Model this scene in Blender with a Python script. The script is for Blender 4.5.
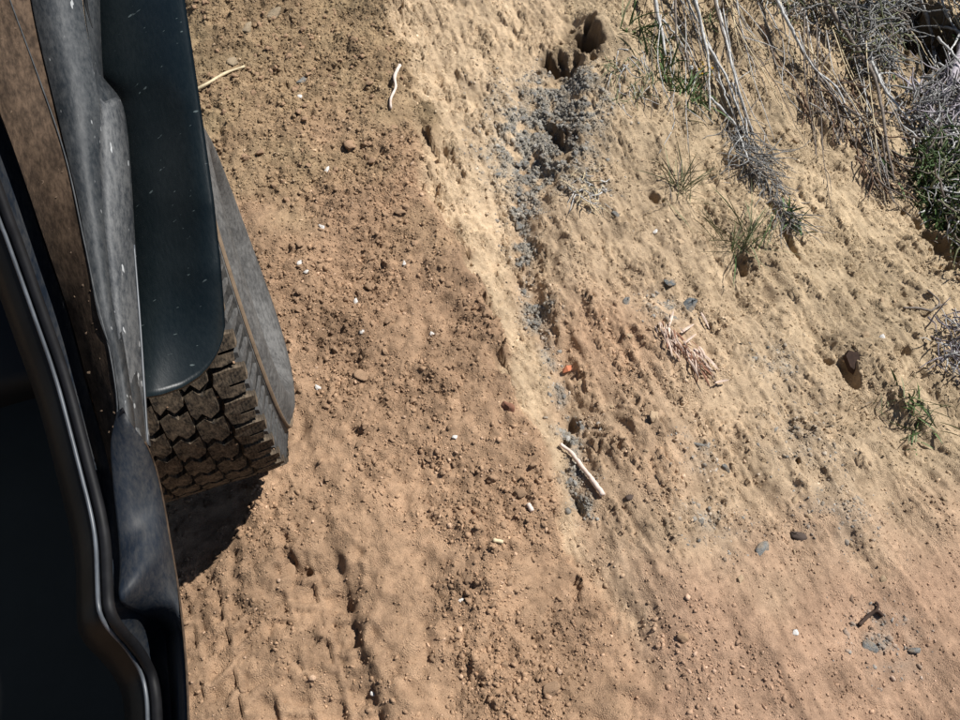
import bpy, math, random
import numpy as np
from mathutils import Matrix, Vector

# ------------------------------------------------------------------ reset
for o in list(bpy.data.objects):
    bpy.data.objects.remove(o, do_unlink=True)
scene = bpy.context.scene
COL = scene.collection
RNG = np.random.default_rng(7)
random.seed(7)

# ------------------------------------------------------------------ camera
PITCH, ROLL, YAW = [math.radians(a) for a in (59.2, -0.7, 18.5)]
CPOS = np.array([0.256, -1.146, 1.804])
FPX = 900.0                                   # focal length in pixels of a 960 px wide frame
FW = np.array([math.sin(YAW) * math.cos(PITCH), math.cos(YAW) * math.cos(PITCH), -math.sin(PITCH)])
_r = np.cross(FW, [0, 0, 1.0]); _r /= np.linalg.norm(_r); _u = np.cross(_r, FW)
RT = math.cos(ROLL) * _r + math.sin(ROLL) * _u
UP = -math.sin(ROLL) * _r + math.cos(ROLL) * _u
cam = bpy.data.cameras.new('camera')
cam.sensor_fit = 'HORIZONTAL'; cam.sensor_width = 36.0
cam.lens = 36.0 * FPX / 960.0
cam.clip_start = 0.02; cam.clip_end = 2000.0
camo = bpy.data.objects.new('camera', cam); COL.objects.link(camo)
m = Matrix(((RT[0], UP[0], -FW[0], CPOS[0]), (RT[1], UP[1], -FW[1], CPOS[1]), (RT[2], UP[2], -FW[2], CPOS[2]), (0, 0, 0, 1)))
camo.matrix_world = m
scene.camera = camo

# ------------------------------------------------------------------ sky and sun
SUN_EL = math.radians(52.0)
SUN_AZ = math.atan2(0.98, 0.17)                # clockwise from +Y: front right of the vehicle
world = bpy.data.worlds.new('World'); scene.world = world; world.use_nodes = True
wn = world.node_tree.nodes; wl = world.node_tree.links
bg = wn['Background']
sky = wn.new('ShaderNodeTexSky'); sky.sky_type = 'NISHITA'; sky.sun_disc = False
sky.sun_elevation = SUN_EL; sky.sun_rotation = SUN_AZ
sky.altitude = 900.0; sky.air_density = 1.0; sky.dust_density = 0.6
wl.new(sky.outputs[0], bg.inputs[0]); bg.inputs[1].default_value = 0.05
sun = bpy.data.lights.new('sun', 'SUN'); sun.energy = 5.0; sun.angle = math.radians(0.53); sun.color = (1.0, 0.97, 0.925)
suno = bpy.data.objects.new('sun', sun); COL.objects.link(suno)
SD = Vector((math.sin(SUN_AZ) * math.cos(SUN_EL), math.cos(SUN_AZ) * math.cos(SUN_EL), math.sin(SUN_EL)))
suno.rotation_euler = SD.to_track_quat('Z', 'Y').to_euler()
suno.location = (4, 4, 8)
scene.view_settings.view_transform = 'Standard'
scene.view_settings.look = 'None'
scene.view_settings.exposure = 0.47
scene.view_settings.gamma = 1.0
scene.view_settings.use_curve_mapping = False

# ------------------------------------------------------------------ helpers
def tag(o, label=None, cat=None, group=None, kind=None):
    if label: o['label'] = label
    if cat: o['category'] = cat
    if group: o['group'] = group
    if kind: o['kind'] = kind
    return o

def empty(name, loc=(0, 0, 0), label=None, cat=None, group=None):
    o = bpy.data.objects.new(name, None); COL.objects.link(o)
    o.location = loc; o.empty_display_size = 0.05
    return tag(o, label, cat, group)

def mesh(name, V, F, smooth=False):
    me = bpy.data.meshes.new(name)
    V = np.asarray(V, dtype=np.float32)
    if isinstance(F, np.ndarray):
        n, k = F.shape
        me.vertices.add(len(V)); me.vertices.foreach_set('co', V.ravel())
        me.loops.add(n * k); me.loops.foreach_set('vertex_index', F.astype(np.int32).ravel())
        me.polygons.add(n)
        me.polygons.foreach_set('loop_start', np.arange(0, n * k, k, dtype=np.int32))
        me.polygons.foreach_set('loop_total', np.full(n, k, dtype=np.int32))
        me.update(calc_edges=True)
    else:
        me.from_pydata([tuple(map(float, v)) for v in V], [], F); me.update()
    if smooth:
        me.polygons.foreach_set('use_smooth', np.ones(len(me.polygons), dtype=bool))
    me.validate()
    return me

def obj(name, V, F, mat, parent=None, smooth=False, origin=None):
    """one mesh object; with an origin (or a parent with a location) the coordinates are world ones"""
    V = np.asarray(V, dtype=float)
    base = np.zeros(3)
    if parent is not None: base = np.array(parent.location)
    if parent is not None and parent.parent is not None: base = base + np.array(parent.parent.location)
    if origin is not None:
        V = V - np.asarray(origin)
    else:
        V = V - base
    me = mesh(name, V, F, smooth); me.materials.append(mat)
    o = bpy.data.objects.new(name, me); COL.objects.link(o)
    if origin is not None: o.location = np.asarray(origin) - base
    if parent is not None: o.parent = parent
    return o

def tube(pts, rad, sides=6):
    pts = np.asarray(pts, float); n = len(pts)
    rad = np.full(n, rad) if np.isscalar(rad) else np.asarray(rad, float)
    T = np.gradient(pts, axis=0); T /= np.linalg.norm(T, axis=1)[:, None] + 1e-9
    ref = np.array([0.31, 0.17, 0.93]); V = []
    for i in range(n):
        a = np.cross(T[i], ref); a /= np.linalg.norm(a) + 1e-9; b = np.cross(T[i], a)
        for k in range(sides):
            t = 2 * math.pi * k / sides
            V.append(pts[i] + rad[i] * (math.cos(t) * a + math.sin(t) * b))
    F = []
    for i in range(n - 1):
        for k in range(sides):
            k2 = (k + 1) % sides
            F.append((i * sides + k, i * sides + k2, (i + 1) * sides + k2, (i + 1) * sides + k))
    F.append(tuple(range(sides - 1, -1, -1))); F.append(tuple((n - 1) * sides + k for k in range(sides)))
    return V, F

class MB:
    def __init__(s): s.V = []; s.F = []
    def add(s, VF):
        n = len(s.V); s.V.extend(list(VF[0])); s.F.extend([tuple(i + n for i in f) for f in VF[1]])
    def build(s, name, mat, parent=None, smooth=False, origin=None): return obj(name, s.V, s.F, mat, parent, smooth, origin)

def smoothline(pts, n):
    """Catmull-Rom through the points, n samples evenly spaced"""
    P = np.asarray(pts, float)
    P = np.vstack([2 * P[0] - P[1], P, 2 * P[-1] - P[-2]])
    out = []
    for i in range(1, len(P) - 2):
        for t in np.linspace(0, 1, 12, endpoint=False):
            a, b, c, d = P[i - 1], P[i], P[i + 1], P[i + 2]
            out.append(0.5 * (2 * b + (c - a) * t + (2 * a - 5 * b + 4 * c - d) * t * t + (3 * b - a - 3 * c + d) * t ** 3))
    out.append(P[-2]); out = np.array(out)
    L = np.r_[0, np.cumsum(np.linalg.norm(np.diff(out[:, :3], axis=0), axis=1))]
    q = np.linspace(0, L[-1], n)
    return np.stack([np.interp(q, L, out[:, k]) for k in range(out.shape[1])], -1)

def ss(a, b, x):
    t = np.clip((x - a) / (b - a), 0, 1); return t * t * (3 - 2 * t)

def ray(u, v): return FW + RT * (u - 480) / FPX - UP * (v - 360) / FPX
def onz(u, v, z): d = ray(u, v); return CPOS + d * (z - CPOS[2]) / d[2]
def onx(u, v, x): d = ray(u, v); return CPOS + d * (x - CPOS[0]) / d[0]

# ------------------------------------------------------------------ materials
def newmat(name):
    mt = bpy.data.materials.new(name); mt.use_nodes = True
    nt = mt.node_tree; b = nt.nodes['Principled BSDF']
    return mt, nt, b

def N(nt, typ, **kw):
    n = nt.nodes.new(typ)
    for k, v in kw.items():
        if k in ('inputs',):
            for a, c in v.items(): n.inputs[a].default_value = c
        else: setattr(n, k, v)
    return n

def noise(nt, scale, detail=4, rough=0.6, vec=None, stretch=None):
    tc = N(nt, 'ShaderNodeTexCoord')
    src = tc.outputs['Object']
    if stretch:
        mp = N(nt, 'ShaderNodeMapping'); mp.inputs['Scale'].default_value = stretch
        if vec: mp.inputs['Rotation'].default_value = vec
        nt.links.new(src, mp.inputs[0]); src = mp.outputs[0]
    n = N(nt, 'ShaderNodeTexNoise'); n.inputs['Scale'].default_value = scale
    n.inputs['Detail'].default_value = detail; n.inputs['Roughness'].default_value = rough
    nt.links.new(src, n.inputs['Vector'])
    return n.outputs[0]

def ramp(nt, src, stops):
    r = N(nt, 'ShaderNodeValToRGB'); e = r.color_ramp.elements
    while len(e) < len(stops): e.new(0.5)
    for k, (p, c) in enumerate(stops):
        e[k].position = p; e[k].color = c if len(c) == 4 else (*c, 1)
    nt.links.new(src, r.inputs[0]); return r.outputs[0]

def mixc(nt, fac, a, b, mode='MIX'):
    mx = N(nt, 'ShaderNodeMix', data_type='RGBA', blend_type=mode)
    for sock, val in ((0, fac), (6, a), (7, b)):
        if hasattr(val, 'is_linked'): nt.links.new(val, mx.inputs[sock])
        elif sock == 0: mx.inputs[0].default_value = val
        else: mx.inputs[sock].default_value = (*val, 1) if len(val) == 3 else val
    return mx.outputs[2]

def bump(nt, b, src, strength, dist):
    bp = N(nt, 'ShaderNodeBump'); bp.inputs['Strength'].default_value = strength; bp.inputs['Distance'].default_value = dist
    nt.links.new(src, bp.inputs['Height']); nt.links.new(bp.outputs[0], b.inputs['Normal'])

def soil_mat(name, bs=0.8):
    mt, nt, b = newmat(name)
    at = N(nt, 'ShaderNodeVertexColor', layer_name='soil')
    n1 = noise(nt, 420, 3, 0.7); n2 = noise(nt, 38, 5, 0.65)
    v1 = ramp(nt, n1, [(0.25, (0.62, 0.60, 0.58)), (0.5, (1, 1, 1)), (0.78, (1.28, 1.27, 1.24))])
    v2 = ramp(nt, n2, [(0.3, (0.84, 0.82, 0.80)), (0.7, (1.12, 1.12, 1.11))])
    c = mixc(nt, 1.0, at.outputs[0], v1, 'MULTIPLY'); c = mixc(nt, 1.0, c, v2, 'MULTIPLY')
    nt.links.new(c, b.inputs['Base Color']); b.inputs['Roughness'].default_value = 0.95
    b.inputs['Specular IOR Level'].default_value = 0.15
    tc = N(nt, 'ShaderNodeTexCoord'); vo = N(nt, 'ShaderNodeTexVoronoi', feature='F1'); vo.inputs['Scale'].default_value = 330; nt.links.new(tc.outputs['Object'], vo.inputs['Vector'])
    nb = noise(nt, 190, 6, 0.85); sm = N(nt, 'ShaderNodeMath', operation='SUBTRACT'); vm = N(nt, 'ShaderNodeMath', operation='MULTIPLY'); nt.links.new(vo.outputs['Distance'], vm.inputs[0]); nt.links.new(ramp(nt, noise(nt, 25, 3, 0.6), [(0.40, (0, 0, 0)), (0.62, (0.8, 0.8, 0.8))]), vm.inputs[1]); nt.links.new(nb, sm.inputs[0]); nt.links.new(vm.outputs[0], sm.inputs[1])
    bump(nt, b, sm.outputs[0], bs, 0.0035)
    return mt

def plain_mat(name, col, rough=0.8, var=0.25, scale=60, bs=0.3, bd=0.002, spec=0.3, stretch=None):
    mt, nt, b = newmat(name)
    n1 = noise(nt, scale, 4, 0.65, stretch=stretch)
    lo = tuple(c * (1 - var) for c in col); hi = tuple(min(1, c * (1 + var)) for c in col)
    nt.links.new(ramp(nt, n1, [(0.3, lo), (0.7, hi)]), b.inputs['Base Color'])
    b.inputs['Roughness'].default_value = rough; b.inputs['Specular IOR Level'].default_value = spec
    if bs: bump(nt, b, n1, bs, bd)
    return mt

def dusty_paint(name, paint, dust, rough, amount, scale=9, stretch=(1, 1, 1), coat=0.0, spec=0.5, scuff=None):
    mt, nt, b = newmat(name)
    big = noise(nt, scale, 6, 0.7, stretch=stretch); fine = noise(nt, 240, 3, 0.7, stretch=(1, 0.25, 0.5))
    f = N(nt, 'ShaderNodeMath', operation='MULTIPLY'); nt.links.new(big, f.inputs[0]); nt.links.new(fine, f.inputs[1])
    fac = ramp(nt, f.outputs[0], [(0.16, (amount[0],) * 3), (0.36, (amount[1],) * 3)])
    c = mixc(nt, fac, paint, dust)
    if scuff:
        sc = noise(nt, scuff[0], 2, 0.5, stretch=scuff[1], vec=scuff[2])
        sf = ramp(nt, sc, [(scuff[3], (0, 0, 0)), (scuff[3] + 0.03, (0.8, 0.8, 0.8))])
        c = mixc(nt, sf, c, scuff[4])
    nt.links.new(c, b.inputs['Base Color'])
    b.inputs['Roughness'].default_value = rough; b.inputs['Specular IOR Level'].default_value = spec
    b.inputs['Coat Weight'].default_value = coat; b.inputs['Coat Roughness'].default_value = 0.25
    bump(nt, b, f.outputs[0], 0.35, 0.0015)
    return mt

def dusty_stone(name, col, rough=0.85, var=0.3, scale=60, bs=0.5, bd=0.002):
    mt, nt, b = newmat(name)
    n1 = noise(nt, 3.0, 5, 0.7); n2 = noise(nt, 1.6, 5, 0.7)
    c = ramp(nt, n1, [(0.3, tuple(q * (1 - var) for q in col)), (0.7, tuple(min(1, q * (1 + var)) for q in col))])
    d = ramp(nt, n2, [(0.45, (0, 0, 0)), (0.62, (0.75, 0.75, 0.75))])
    nt.links.new(mixc(nt, d, c, (0.36, 0.27, 0.18)), b.inputs['Base Color']); b.inputs['Roughness'].default_value = 0.92; b.inputs['Specular IOR Level'].default_value = 0.2
    bump(nt, b, noise(nt, 6.0, 6, 0.8), 0.6, 0.08)
    return mt
M = {}
M['soil'] = soil_mat('soil', 1.0); M['clod'] = soil_mat('clod_soil', 0.5)
M['paint'] = dusty_paint('dusty_blue_paint', (0.006, 0.010, 0.014), (0.050, 0.053, 0.055), 0.66, (0.0, 1.0), 16, (1, 0.35, 1), 0.0,
                         scuff=(60, (3.0, 0.5, 1.0), (0, 0, 0.2), 0.70, (0.35, 0.36, 0.36)))
M['paint_worn'] = dusty_paint('worn_blue_paint', (0.014, 0.018, 0.023), (0.10, 0.102, 0.102), 0.68, (0.05, 1.0), 18, (1, 0.3, 1), 0.0,
                         scuff=(70, (3.0, 0.4, 1.0), (0, 0, -0.2), 0.69, (0.45, 0.46, 0.46)))
M['paint_deep'] = dusty_paint('deep_blue_paint', (0.006, 0.010, 0.017), (0.030, 0.031, 0.033), 0.58, (0.0, 1.0), 22, (1, 0.25, 1), 0.0, 0.25)
M['flare'] = dusty_paint('black_blue_plastic', (0.003, 0.007, 0.009), (0.011, 0.016, 0.018), 0.40, (0.0, 0.6), 12, (1, 0.6, 1), 0.0, 0.32,
                         scuff=(52, (1.0, 3.2, 1.0), (0, 0, 0.6), 0.715, (0.10, 0.125, 0.125)))
M['jamb'] = dusty_paint('brown_dust_film', (0.024, 0.015, 0.009), (0.085, 0.056, 0.036), 0.85, (0.0, 1.0), 40, (1, 0.6, 1), 0.0, 0.2)
M['seal'] = plain_mat('seal_rubber', (0.006, 0.006, 0.007), 0.6, 0.4, 40, 0.2, 0.001, 0.2)
M['lip'] = plain_mat('bare_edge_metal', (0.07, 0.078, 0.088), 0.45, 0.6, 60, 0.1, 0.001, 0.6, (1, 0.2, 0.5))
M['black'] = plain_mat('black_interior_trim', (0.004, 0.004, 0.004), 0.5, 0.6, 12, 0.2, 0.002, 0.2)
M['rubber'] = dusty_paint('dusty_tyre_rubber', (0.022, 0.022, 0.022), (0.120, 0.117, 0.112), 0.8, (0.25, 1.0), 14, (1, 1, 1), 0.0, 0.25)
M['tread'] = dusty_paint('muddy_tread_rubber', (0.013, 0.0115, 0.010), (0.17, 0.13, 0.09), 0.9, (0.0, 0.85), 45, (1, 1, 1), 0.0, 0.15)
M['shoulder'] = dusty_paint('shadowed_shoulder_rubber', (0.012, 0.012, 0.012), (0.05, 0.047, 0.043), 0.85, (0.0, 1.0), 30, (1, 1, 1), 0.0, 0.2)  # rubber between the dusty ribs, darkened in colour to stand in for groove shade
M['ridge'] = plain_mat('dusty_rib', (0.15, 0.11, 0.075), 0.9, 0.25, 60, 0.1, 0.001, 0.1)
M['groove'] = plain_mat('dark_tread_groove', (0.018, 0.015, 0.013), 0.9, 0.3, 60, 0.2, 0.001, 0.1)
M['steel'] = plain_mat('painted_steel_rim', (0.12, 0.12, 0.12), 0.4, 0.3, 20, 0.1, 0.001, 0.5)
M['grey_stone'] = dusty_stone('blue_grey_stone', (0.26, 0.262, 0.25), 0.85, 0.45, 300, 0.5, 0.002)
M['blue_stone'] = dusty_stone('slate_blue_stone', (0.17, 0.19, 0.20), 0.85, 0.5, 160, 0.5, 0.002)
M['white_stone'] = plain_mat('white_quartz_pebble', (0.58, 0.55, 0.51), 0.8, 0.2, 2.5, 0.3, 0.05)
M['tan_stone'] = dusty_stone('tan_stone', (0.42, 0.33, 0.22), 0.9, 0.25, 90, 0.5, 0.002)
M['dark_wood'] = plain_mat('dark_wet_wood', (0.045, 0.026, 0.018), 0.85, 0.4, 80, 0.5, 0.002)
M['bleached'] = plain_mat('bleached_stick', (0.60, 0.49, 0.42), 0.8, 0.18, 90, 0.4, 0.001, 0.3, (1, 1, 1))
M['straw'] = plain_mat('pale_straw', (0.52, 0.43, 0.28), 0.8, 0.2, 90, 0.2, 0.001)
M['twig'] = plain_mat('weathered_grey_twig', (0.40, 0.395, 0.38), 0.85, 0.45, 90, 0.4, 0.001)
M['twig_dark'] = plain_mat('brown_grey_twig', (0.15, 0.125, 0.105), 0.85, 0.45, 90, 0.4, 0.001)
M['twig_violet'] = plain_mat('violet_grey_twig', (0.36, 0.325, 0.35), 0.85, 0.35, 90, 0.3, 0.001)
M['leaf'] = plain_mat('green_leaf', (0.075, 0.125, 0.040), 0.6, 0.5, 60, 0.0, 0.001)
M['leaf_grey'] = plain_mat('sage_leaf', (0.17, 0.18, 0.095), 0.7, 0.4, 60, 0.0, 0.001)
M['husk'] = plain_mat('dry_husk', (0.50, 0.385, 0.31), 0.8, 0.4, 40, 0.2, 0.001, 0.3, (1, 1, 1))
M['husk_brown'] = plain_mat('brown_husk', (0.24, 0.12, 0.075), 0.8, 0.4, 40, 0.2, 0.001)
M['yellow'] = plain_mat('yellow_petal', (0.62, 0.40, 0.03), 0.6, 0.15, 60, 0.0)
M['fluff'] = plain_mat('white_seed_fluff', (0.62, 0.62, 0.60), 0.9, 0.1, 60, 0.0)
M['orange'] = plain_mat('orange_scrap', (0.45, 0.16, 0.08), 0.8, 0.15, 60, 0.1)
M['root'] = plain_mat('root_bark', (0.16, 0.10, 0.065), 0.9, 0.4, 80, 0.4, 0.001)

# ------------------------------------------------------------------ ground height field (one sheet out to the horizon)
CELL = 0.0042
def axis(a, b):
    inner = np.arange(a, b, CELL)
    st, pos, out = CELL, 0.0, []
    while pos < 320: st *= 1.25; pos += st; out.append(pos)
    out = np.array(out)
    return np.concatenate([(a - out)[::-1], inner, inner[-1] + out])
XS = axis(-0.50, 2.95); YS = axis(-1.22, 1.95)
NX, NY = len(XS), len(YS)
X, Y = np.meshgrid(XS, YS)
def spec(lo, hi, ax=1.0, ay=1.0, beta=1.0, seed=0):
    """band-limited noise, wavelengths lo..hi metres, stretched 1/ax, 1/ay times along x/y, unit variance"""
    g = np.random.default_rng(seed)
    fx = np.fft.rfftfreq(NX, CELL)[None, :] / ax; fy = np.fft.fftfreq(NY, CELL)[:, None] / ay
    k = np.sqrt(fx * fx + fy * fy) + 1e-6
    amp = np.exp(-(k * lo) ** 4) * np.exp(-(1 / (k * hi)) ** 4) * k ** (-beta)
    F = np.fft.rfft2(g.standard_normal((NY, NX))) * amp
    n = np.fft.irfft2(F, s=(NY, NX)); return n / n.std()
def worley(cx, cy, seed, jit=1.0):
    """jittered cells about cx by cy metres: distance to the nearest and second seed (in cells) and the cell's random numbers"""
    g = np.random.default_rng(seed); w = spec(.02, .12, seed=seed + 500) * .12; w2 = spec(.02, .12, seed=seed + 501) * .12
    px = np.arange(NX)[None, :] * CELL / cx + w; py = np.arange(NY)[:, None] * CELL / cy + w2
    nx, ny = int(px.max()) + 6, int(py.max()) + 6
    sx = .5 + jit * (g.uniform(0, 1, (ny, nx)) - .5); sy = .5 + jit * (g.uniform(0, 1, (ny, nx)) - .5); rv = g.uniform(0, 1, (ny, nx)); rw = g.uniform(0, 1, (ny, nx))
    ix = np.floor(px).astype(int); iy = np.floor(py).astype(int)
    f1 = np.full(px.shape, 9.0); f2 = np.full(px.shape, 9.0); a = np.zeros(px.shape); b = np.zeros(px.shape)
    for dy in (-1, 0, 1):
        for dx in (-1, 0, 1):
            jx = np.clip(ix + dx, -1, nx - 2) + 1; jy = np.clip(iy + dy, -1, ny - 2) + 1
            d = np.hypot(ix + dx + sx[jy, jx] - px, iy + dy + sy[jy, jx] - py)
            m_ = d < f1
            f2 = np.where(m_, f1, np.minimum(f2, d)); a = np.where(m_, rv[jy, jx], a); b = np.where(m_, rw[jy, jx], b); f1 = np.where(m_, d, f1)
    return f1, f2, a, b
W1 = spec(.12, .6, seed=1); W2 = spec(.12, .6, seed=2)      # wobble for borders
yv = [-400, -1.3, -.75, -.6, -.5, -.35, -.2, 0, .18, .41, .85, 1.05, 1.6, 400]
xe = np.interp(Y, yv, [.66, .66, .64, .63, .64, .66, .665, .663, .665, .69, .72, .74, .80, .80])
xr = np.interp(Y, yv, [.76, .74, .67, .68, .70, .745, .77, .79, .82, .91, 1.17, 1.30, 1.7, 1.7])
dep = np.interp(Y, yv, [.0, .0, .012, .045, .07, .095, .115, .13, .14, .15, .15, .15, .15, .15])
_f1, _f2, _a, _b = worley(.030, .065, 90); _g1, _g2, _c, _d = worley(.10, .20, 91)
xe = xe + .018 * W1 + .030 * (_a - .5) + .05 * (_c - .5); xr = xr + .012 * W2
tS = np.clip((X - xe + .03) / np.maximum(xr - xe + .03, .05), 0, 1)
bx = np.maximum(X - xr, 0)
fall = np.interp(Y, [-400, -1.3, -.8, -.3, .3, 1.2, 400], [.10, .12, .15, .21, .25, .28, .28])
rise = .045 * ss(.0, .16, bx) * ss(-.75, -.4, Y) - fall * np.maximum(bx - .10, 0) * ss(.05, .45, bx) * (1 - .5 * ss(2.5, 9, bx))
Hh = -dep * (.42 * ss(0, .20, tS) + .58 * ss(0, 1, tS)) + rise
far = ss(2.5, 12, np.hypot(X, Y))
Hh = Hh + far * (spec(.5, 3, seed=9) * .05)
ROAD = 1 - ss(-.02, .05, X - xe); STRIP = ss(-.03, .03, X - xe) * (1 - ss(-.05, .03, X - xr)); STRIP = STRIP * ss(-.80, -.60, Y)
BANK = ss(-.04, .05, X - xr)
LOW = ss(.14, -.22, Y + .66 + .10 * (X - .65) + .03 * W1) * ss(-.1, .1, X - xe)   # smoother, pinker apron at the near end of the bank

CLODZ = spec(.10, .5, seed=3)                      # patches rich in clods
def spot(u, v, r, a=1.0, z=0.0):
    c = onz(u, v, z); return a * np.exp(-((X - c[0]) ** 2 + (Y - c[1]) ** 2) / (r * r))
clodm = np.clip(.42 + .30 * CLODZ, 0.02, 1.2) * ROAD
for a in ((385, 180, .15, 1.1), (370, 290, .12, .8), (300, 260, .10, .8), (330, 330, .10, .9), (420, 400, .11, .8), (490, 500, .09, .9), (470, 620, .09, 1.0),
          (520, 690, .09, .9), (240, 90, .14, 1.0), (330, 110, .15, .9), (260, 20, .2, .9), (360, 40, .2, .8), (300, 180, .12, .6), (690, 670, .08, 1.0), (760, 690, .06, .6), (430, 50, .15, .6), (270, 540, .10, .7)):
    clodm += spot(*a)
for a in ((360, 560, .12, -.8), (345, 470, .08, -.6), (400, 640, .07, -.5), (300, 440, .06, -.5), (640, 700, .07, -.5)):
    clodm += spot(*a)
clodm = np.clip(clodm, .03, 1.5)
reddish = np.clip(spot(605, 340, .17, 1.2, -.08) + spot(650, 460, .16, .7, -.02), 0, 1) * BANK
grav = np.zeros_like(X)
for a in ((545, 115, .13, 1.3, -.13), (530, 165, .11, 1.2, -.14), (560, 140, .10, .9, -.12), (560, 75, .07, .8, -.12), (522, 215, .05, 1.1, -.15), (522, 250, .04, .9, -.14), (538, 318, .040, 1.1, -.13),
          (572, 432, .035, 1.1, -.09), (578, 480, .03, 1.0, -.08), (580, 510, .025, .8, -.07), (585, 90, .08, .8, -.10), (585, 185, .07, .6, -.1),
          (670, 280, .05, .7, 0), (780, 350, .06, .45, -.1), (800, 440, .08, .3, -.15), (710, 520, .07, .35, -.05), (880, 645, .06, .5, -.1), (700, 450, .05, .4, -.05), (830, 520, .08, .3, -.15)):
    grav += spot(*a)
for q in np.linspace(0, 1, 46):                      # continuous seam of gravel in the washed channel
    a_ = smoothline([(530, 190, 0), (523, 235, 0), (524, 275, 0), (536, 318, 0), (552, 365, 0), (566, 410, 0), (573, 450, 0), (579, 490, 0), (582, 522, 0)], 46)[int(q * 45)]
    grav += spot(a_[0], a_[1], .022 - .006 * q, .42, -.14 + .07 * q)
grav = np.clip(grav * np.clip(.75 + .5 * spec(.03, .15, seed=11), 0, 1.3), 0, 1.2)

fine = spec(.008, .03, seed=20, beta=.6); mid = spec(.03, .12, seed=21); big = spec(.15, .9, seed=22)
strk = spec(.012, .05, 1, .22, seed=23, beta=.7); strk2 = spec(.03, .14, 1, .25, seed=24); crack = spec(.010, .026, 1, .30, seed=25, beta=.3)
pits = spec(.014, .04, 1, .6, seed=26, beta=.3)
dense = np.exp(-np.maximum(np.hypot(np.maximum(np.abs(X - 1.2) - 1.75, 0), np.maximum(np.abs(Y - .35) - 1.6, 0)), 0) * 1.5)
def domes(c, seed, lo=.3, hi=.62):                  # piled crumbs: one rounded cap per cell, of its own size and height
    f1, f2, a, b = worley(c, c, seed); r = lo + (hi - lo) * a
    return np.sqrt(np.clip(1 - (f1 / r) ** 2, 0, 1)) * (.35 + .65 * a) + .35 * b * np.clip((f2 - f1) * 3, 0, 1)
D1 = domes(.011, 101); D2 = domes(.021, 102); D3 = domes(.038, 103)
def slabs(cx, cy, seed):                              # broken crust: plates at their own height and tilt
    f1, f2, a, b = worley(cx, cy, seed); return (a - .5) + .5 * (b - .5) * f1, f2 - f1, b
P1, E1, B1 = slabs(.016, .045, 111); P2, E2, B2 = slabs(.040, .13, 112); P3_, E3, B3 = slabs(.010, .013, 113)
cm = np.clip(clodm, 0, 1.2); patch = np.clip(.5 + .6 * CLODZ, 0, 1.5); patch2 = np.clip(.45 + .6 * spec(.05, .3, seed=115), 0, 1.6)
cz = np.clip(cm - .25, 0, 1)
Hd = ROAD * (.0008 * fine + .0030 * mid + .009 * big + .0016 * P3_ * (.25 + cm))
Hd += ROAD * cz * (.0040 * D1 + .0085 * D2 * np.clip(patch2, 0, 1) + .008 * D3 * np.clip(CLODZ * .6, 0, 1))
run1 = spec(.030, .10, 1, .10, seed=121, beta=.8); run2 = spec(.012, .04, 1, .12, seed=122, beta=.6); run3 = spec(.09, .30, 1, .22, seed=123)
cl1 = spec(.016, .07, 1, .30, seed=124, beta=1.2); cl2 = spec(.03, .12, 1, .35, seed=125, beta=1.2)
mk1 = spec(.02, .08, 1, .5, seed=126, beta=.8); mk2 = spec(.05, .20, 1, .6, seed=127, beta=.8); crumb = np.clip(spec(.06, .35, 1, .5, seed=128) - .35, 0, 1.4)
face = STRIP + BANK * (1 - .55 * LOW)
Hd += face * (.0003 * fine + .0010 * run2 + .0020 * run1 + .0032 * run3 + .0022 * mid * patch + .0010 * P3_) + BANK * .014 * big * (1 - .5 * LOW)
Hd += face * crumb * (.0045 * P1 + .0040 * P2 + .0030 * D1)
Hd += STRIP * (.0030 * P1 * patch2 + .0050 * P2 * patch)
def ledge(lam, w1, w2, seed):                        # crust flaking into short broken ledges along the bank
    ph = X / lam + w1 * cl2 + w2 * cl1 + .25 * spec(.012, .05, 1, .6, seed=seed); fr = ph - np.floor(ph)
    return (1 - fr) * ss(0, .10, fr)
m1 = ss(.20, 1.0, spec(.035, .16, 1, .35, seed=131, beta=.8)); m2 = ss(.25, 1.0, spec(.02, .09, 1, .33, seed=132, beta=.8)); m3 = ss(.55, 1.2, spec(.08, .3, 1, .5, seed=133))
keep = 1 - .8 * LOW
Hd += face * keep * (.013 * ledge(.060, .8, .35, 134) * m1 + .0085 * ledge(.027, .7, .45, 135) * m2 + .014 * ledge(.15, .6, .2, 136) * m3)
Hd += LOW * .003 * ledge(.05, .7, .3, 137) * m2
Hd += LOW * .0006 * P3_
Hd -= ROAD * .008 * ss(.15, .04, E3) * (B3 > .86) * (.3 + cm)
Hd += grav * (.005 * D1 + .005 * D2)
Hd = Hd * dense
# tyre print along the wheel track
def sq(t, w): return ss(-.12, .12, np.cos(2 * np.pi * t) - math.cos(math.pi * w))
tx = (X + .02) ; pitch = .060
band = ss(-.19, -.165, tx) * ss(.205, .18, tx)
row = np.floor((tx + .18) / .062)
pr = sq((tx + .18) / .062 - .5, .80) * sq((Y + .35 * np.abs(tx) + row * .031 + .010 * W1) / pitch, .70)
prm = band * np.clip(.75 + .5 * spec(.06, .3, seed=31), 0, 1.1) * np.interp(Y, [-1.6, -.5, -.42, .5, .8, 1.6], [1, 1, .2, .1, .5, .5])
Hd -= .0095 * pr * prm * (ROAD > .5)
Hd -= .010 * band * np.interp(Y, [-1.6, -.4, .4, 1.6], [1, 1, .3, .6])
# rim of earth pushed up beside the print
Hd += .012 * np.exp(-((tx - .225 - .015 * W2) / .022) ** 2) * np.clip(.5 + .6 * spec(.03, .15, seed=33), 0, 1.6) * ss(-.35, -.5, Y)
Hh = Hh + Hd

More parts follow.
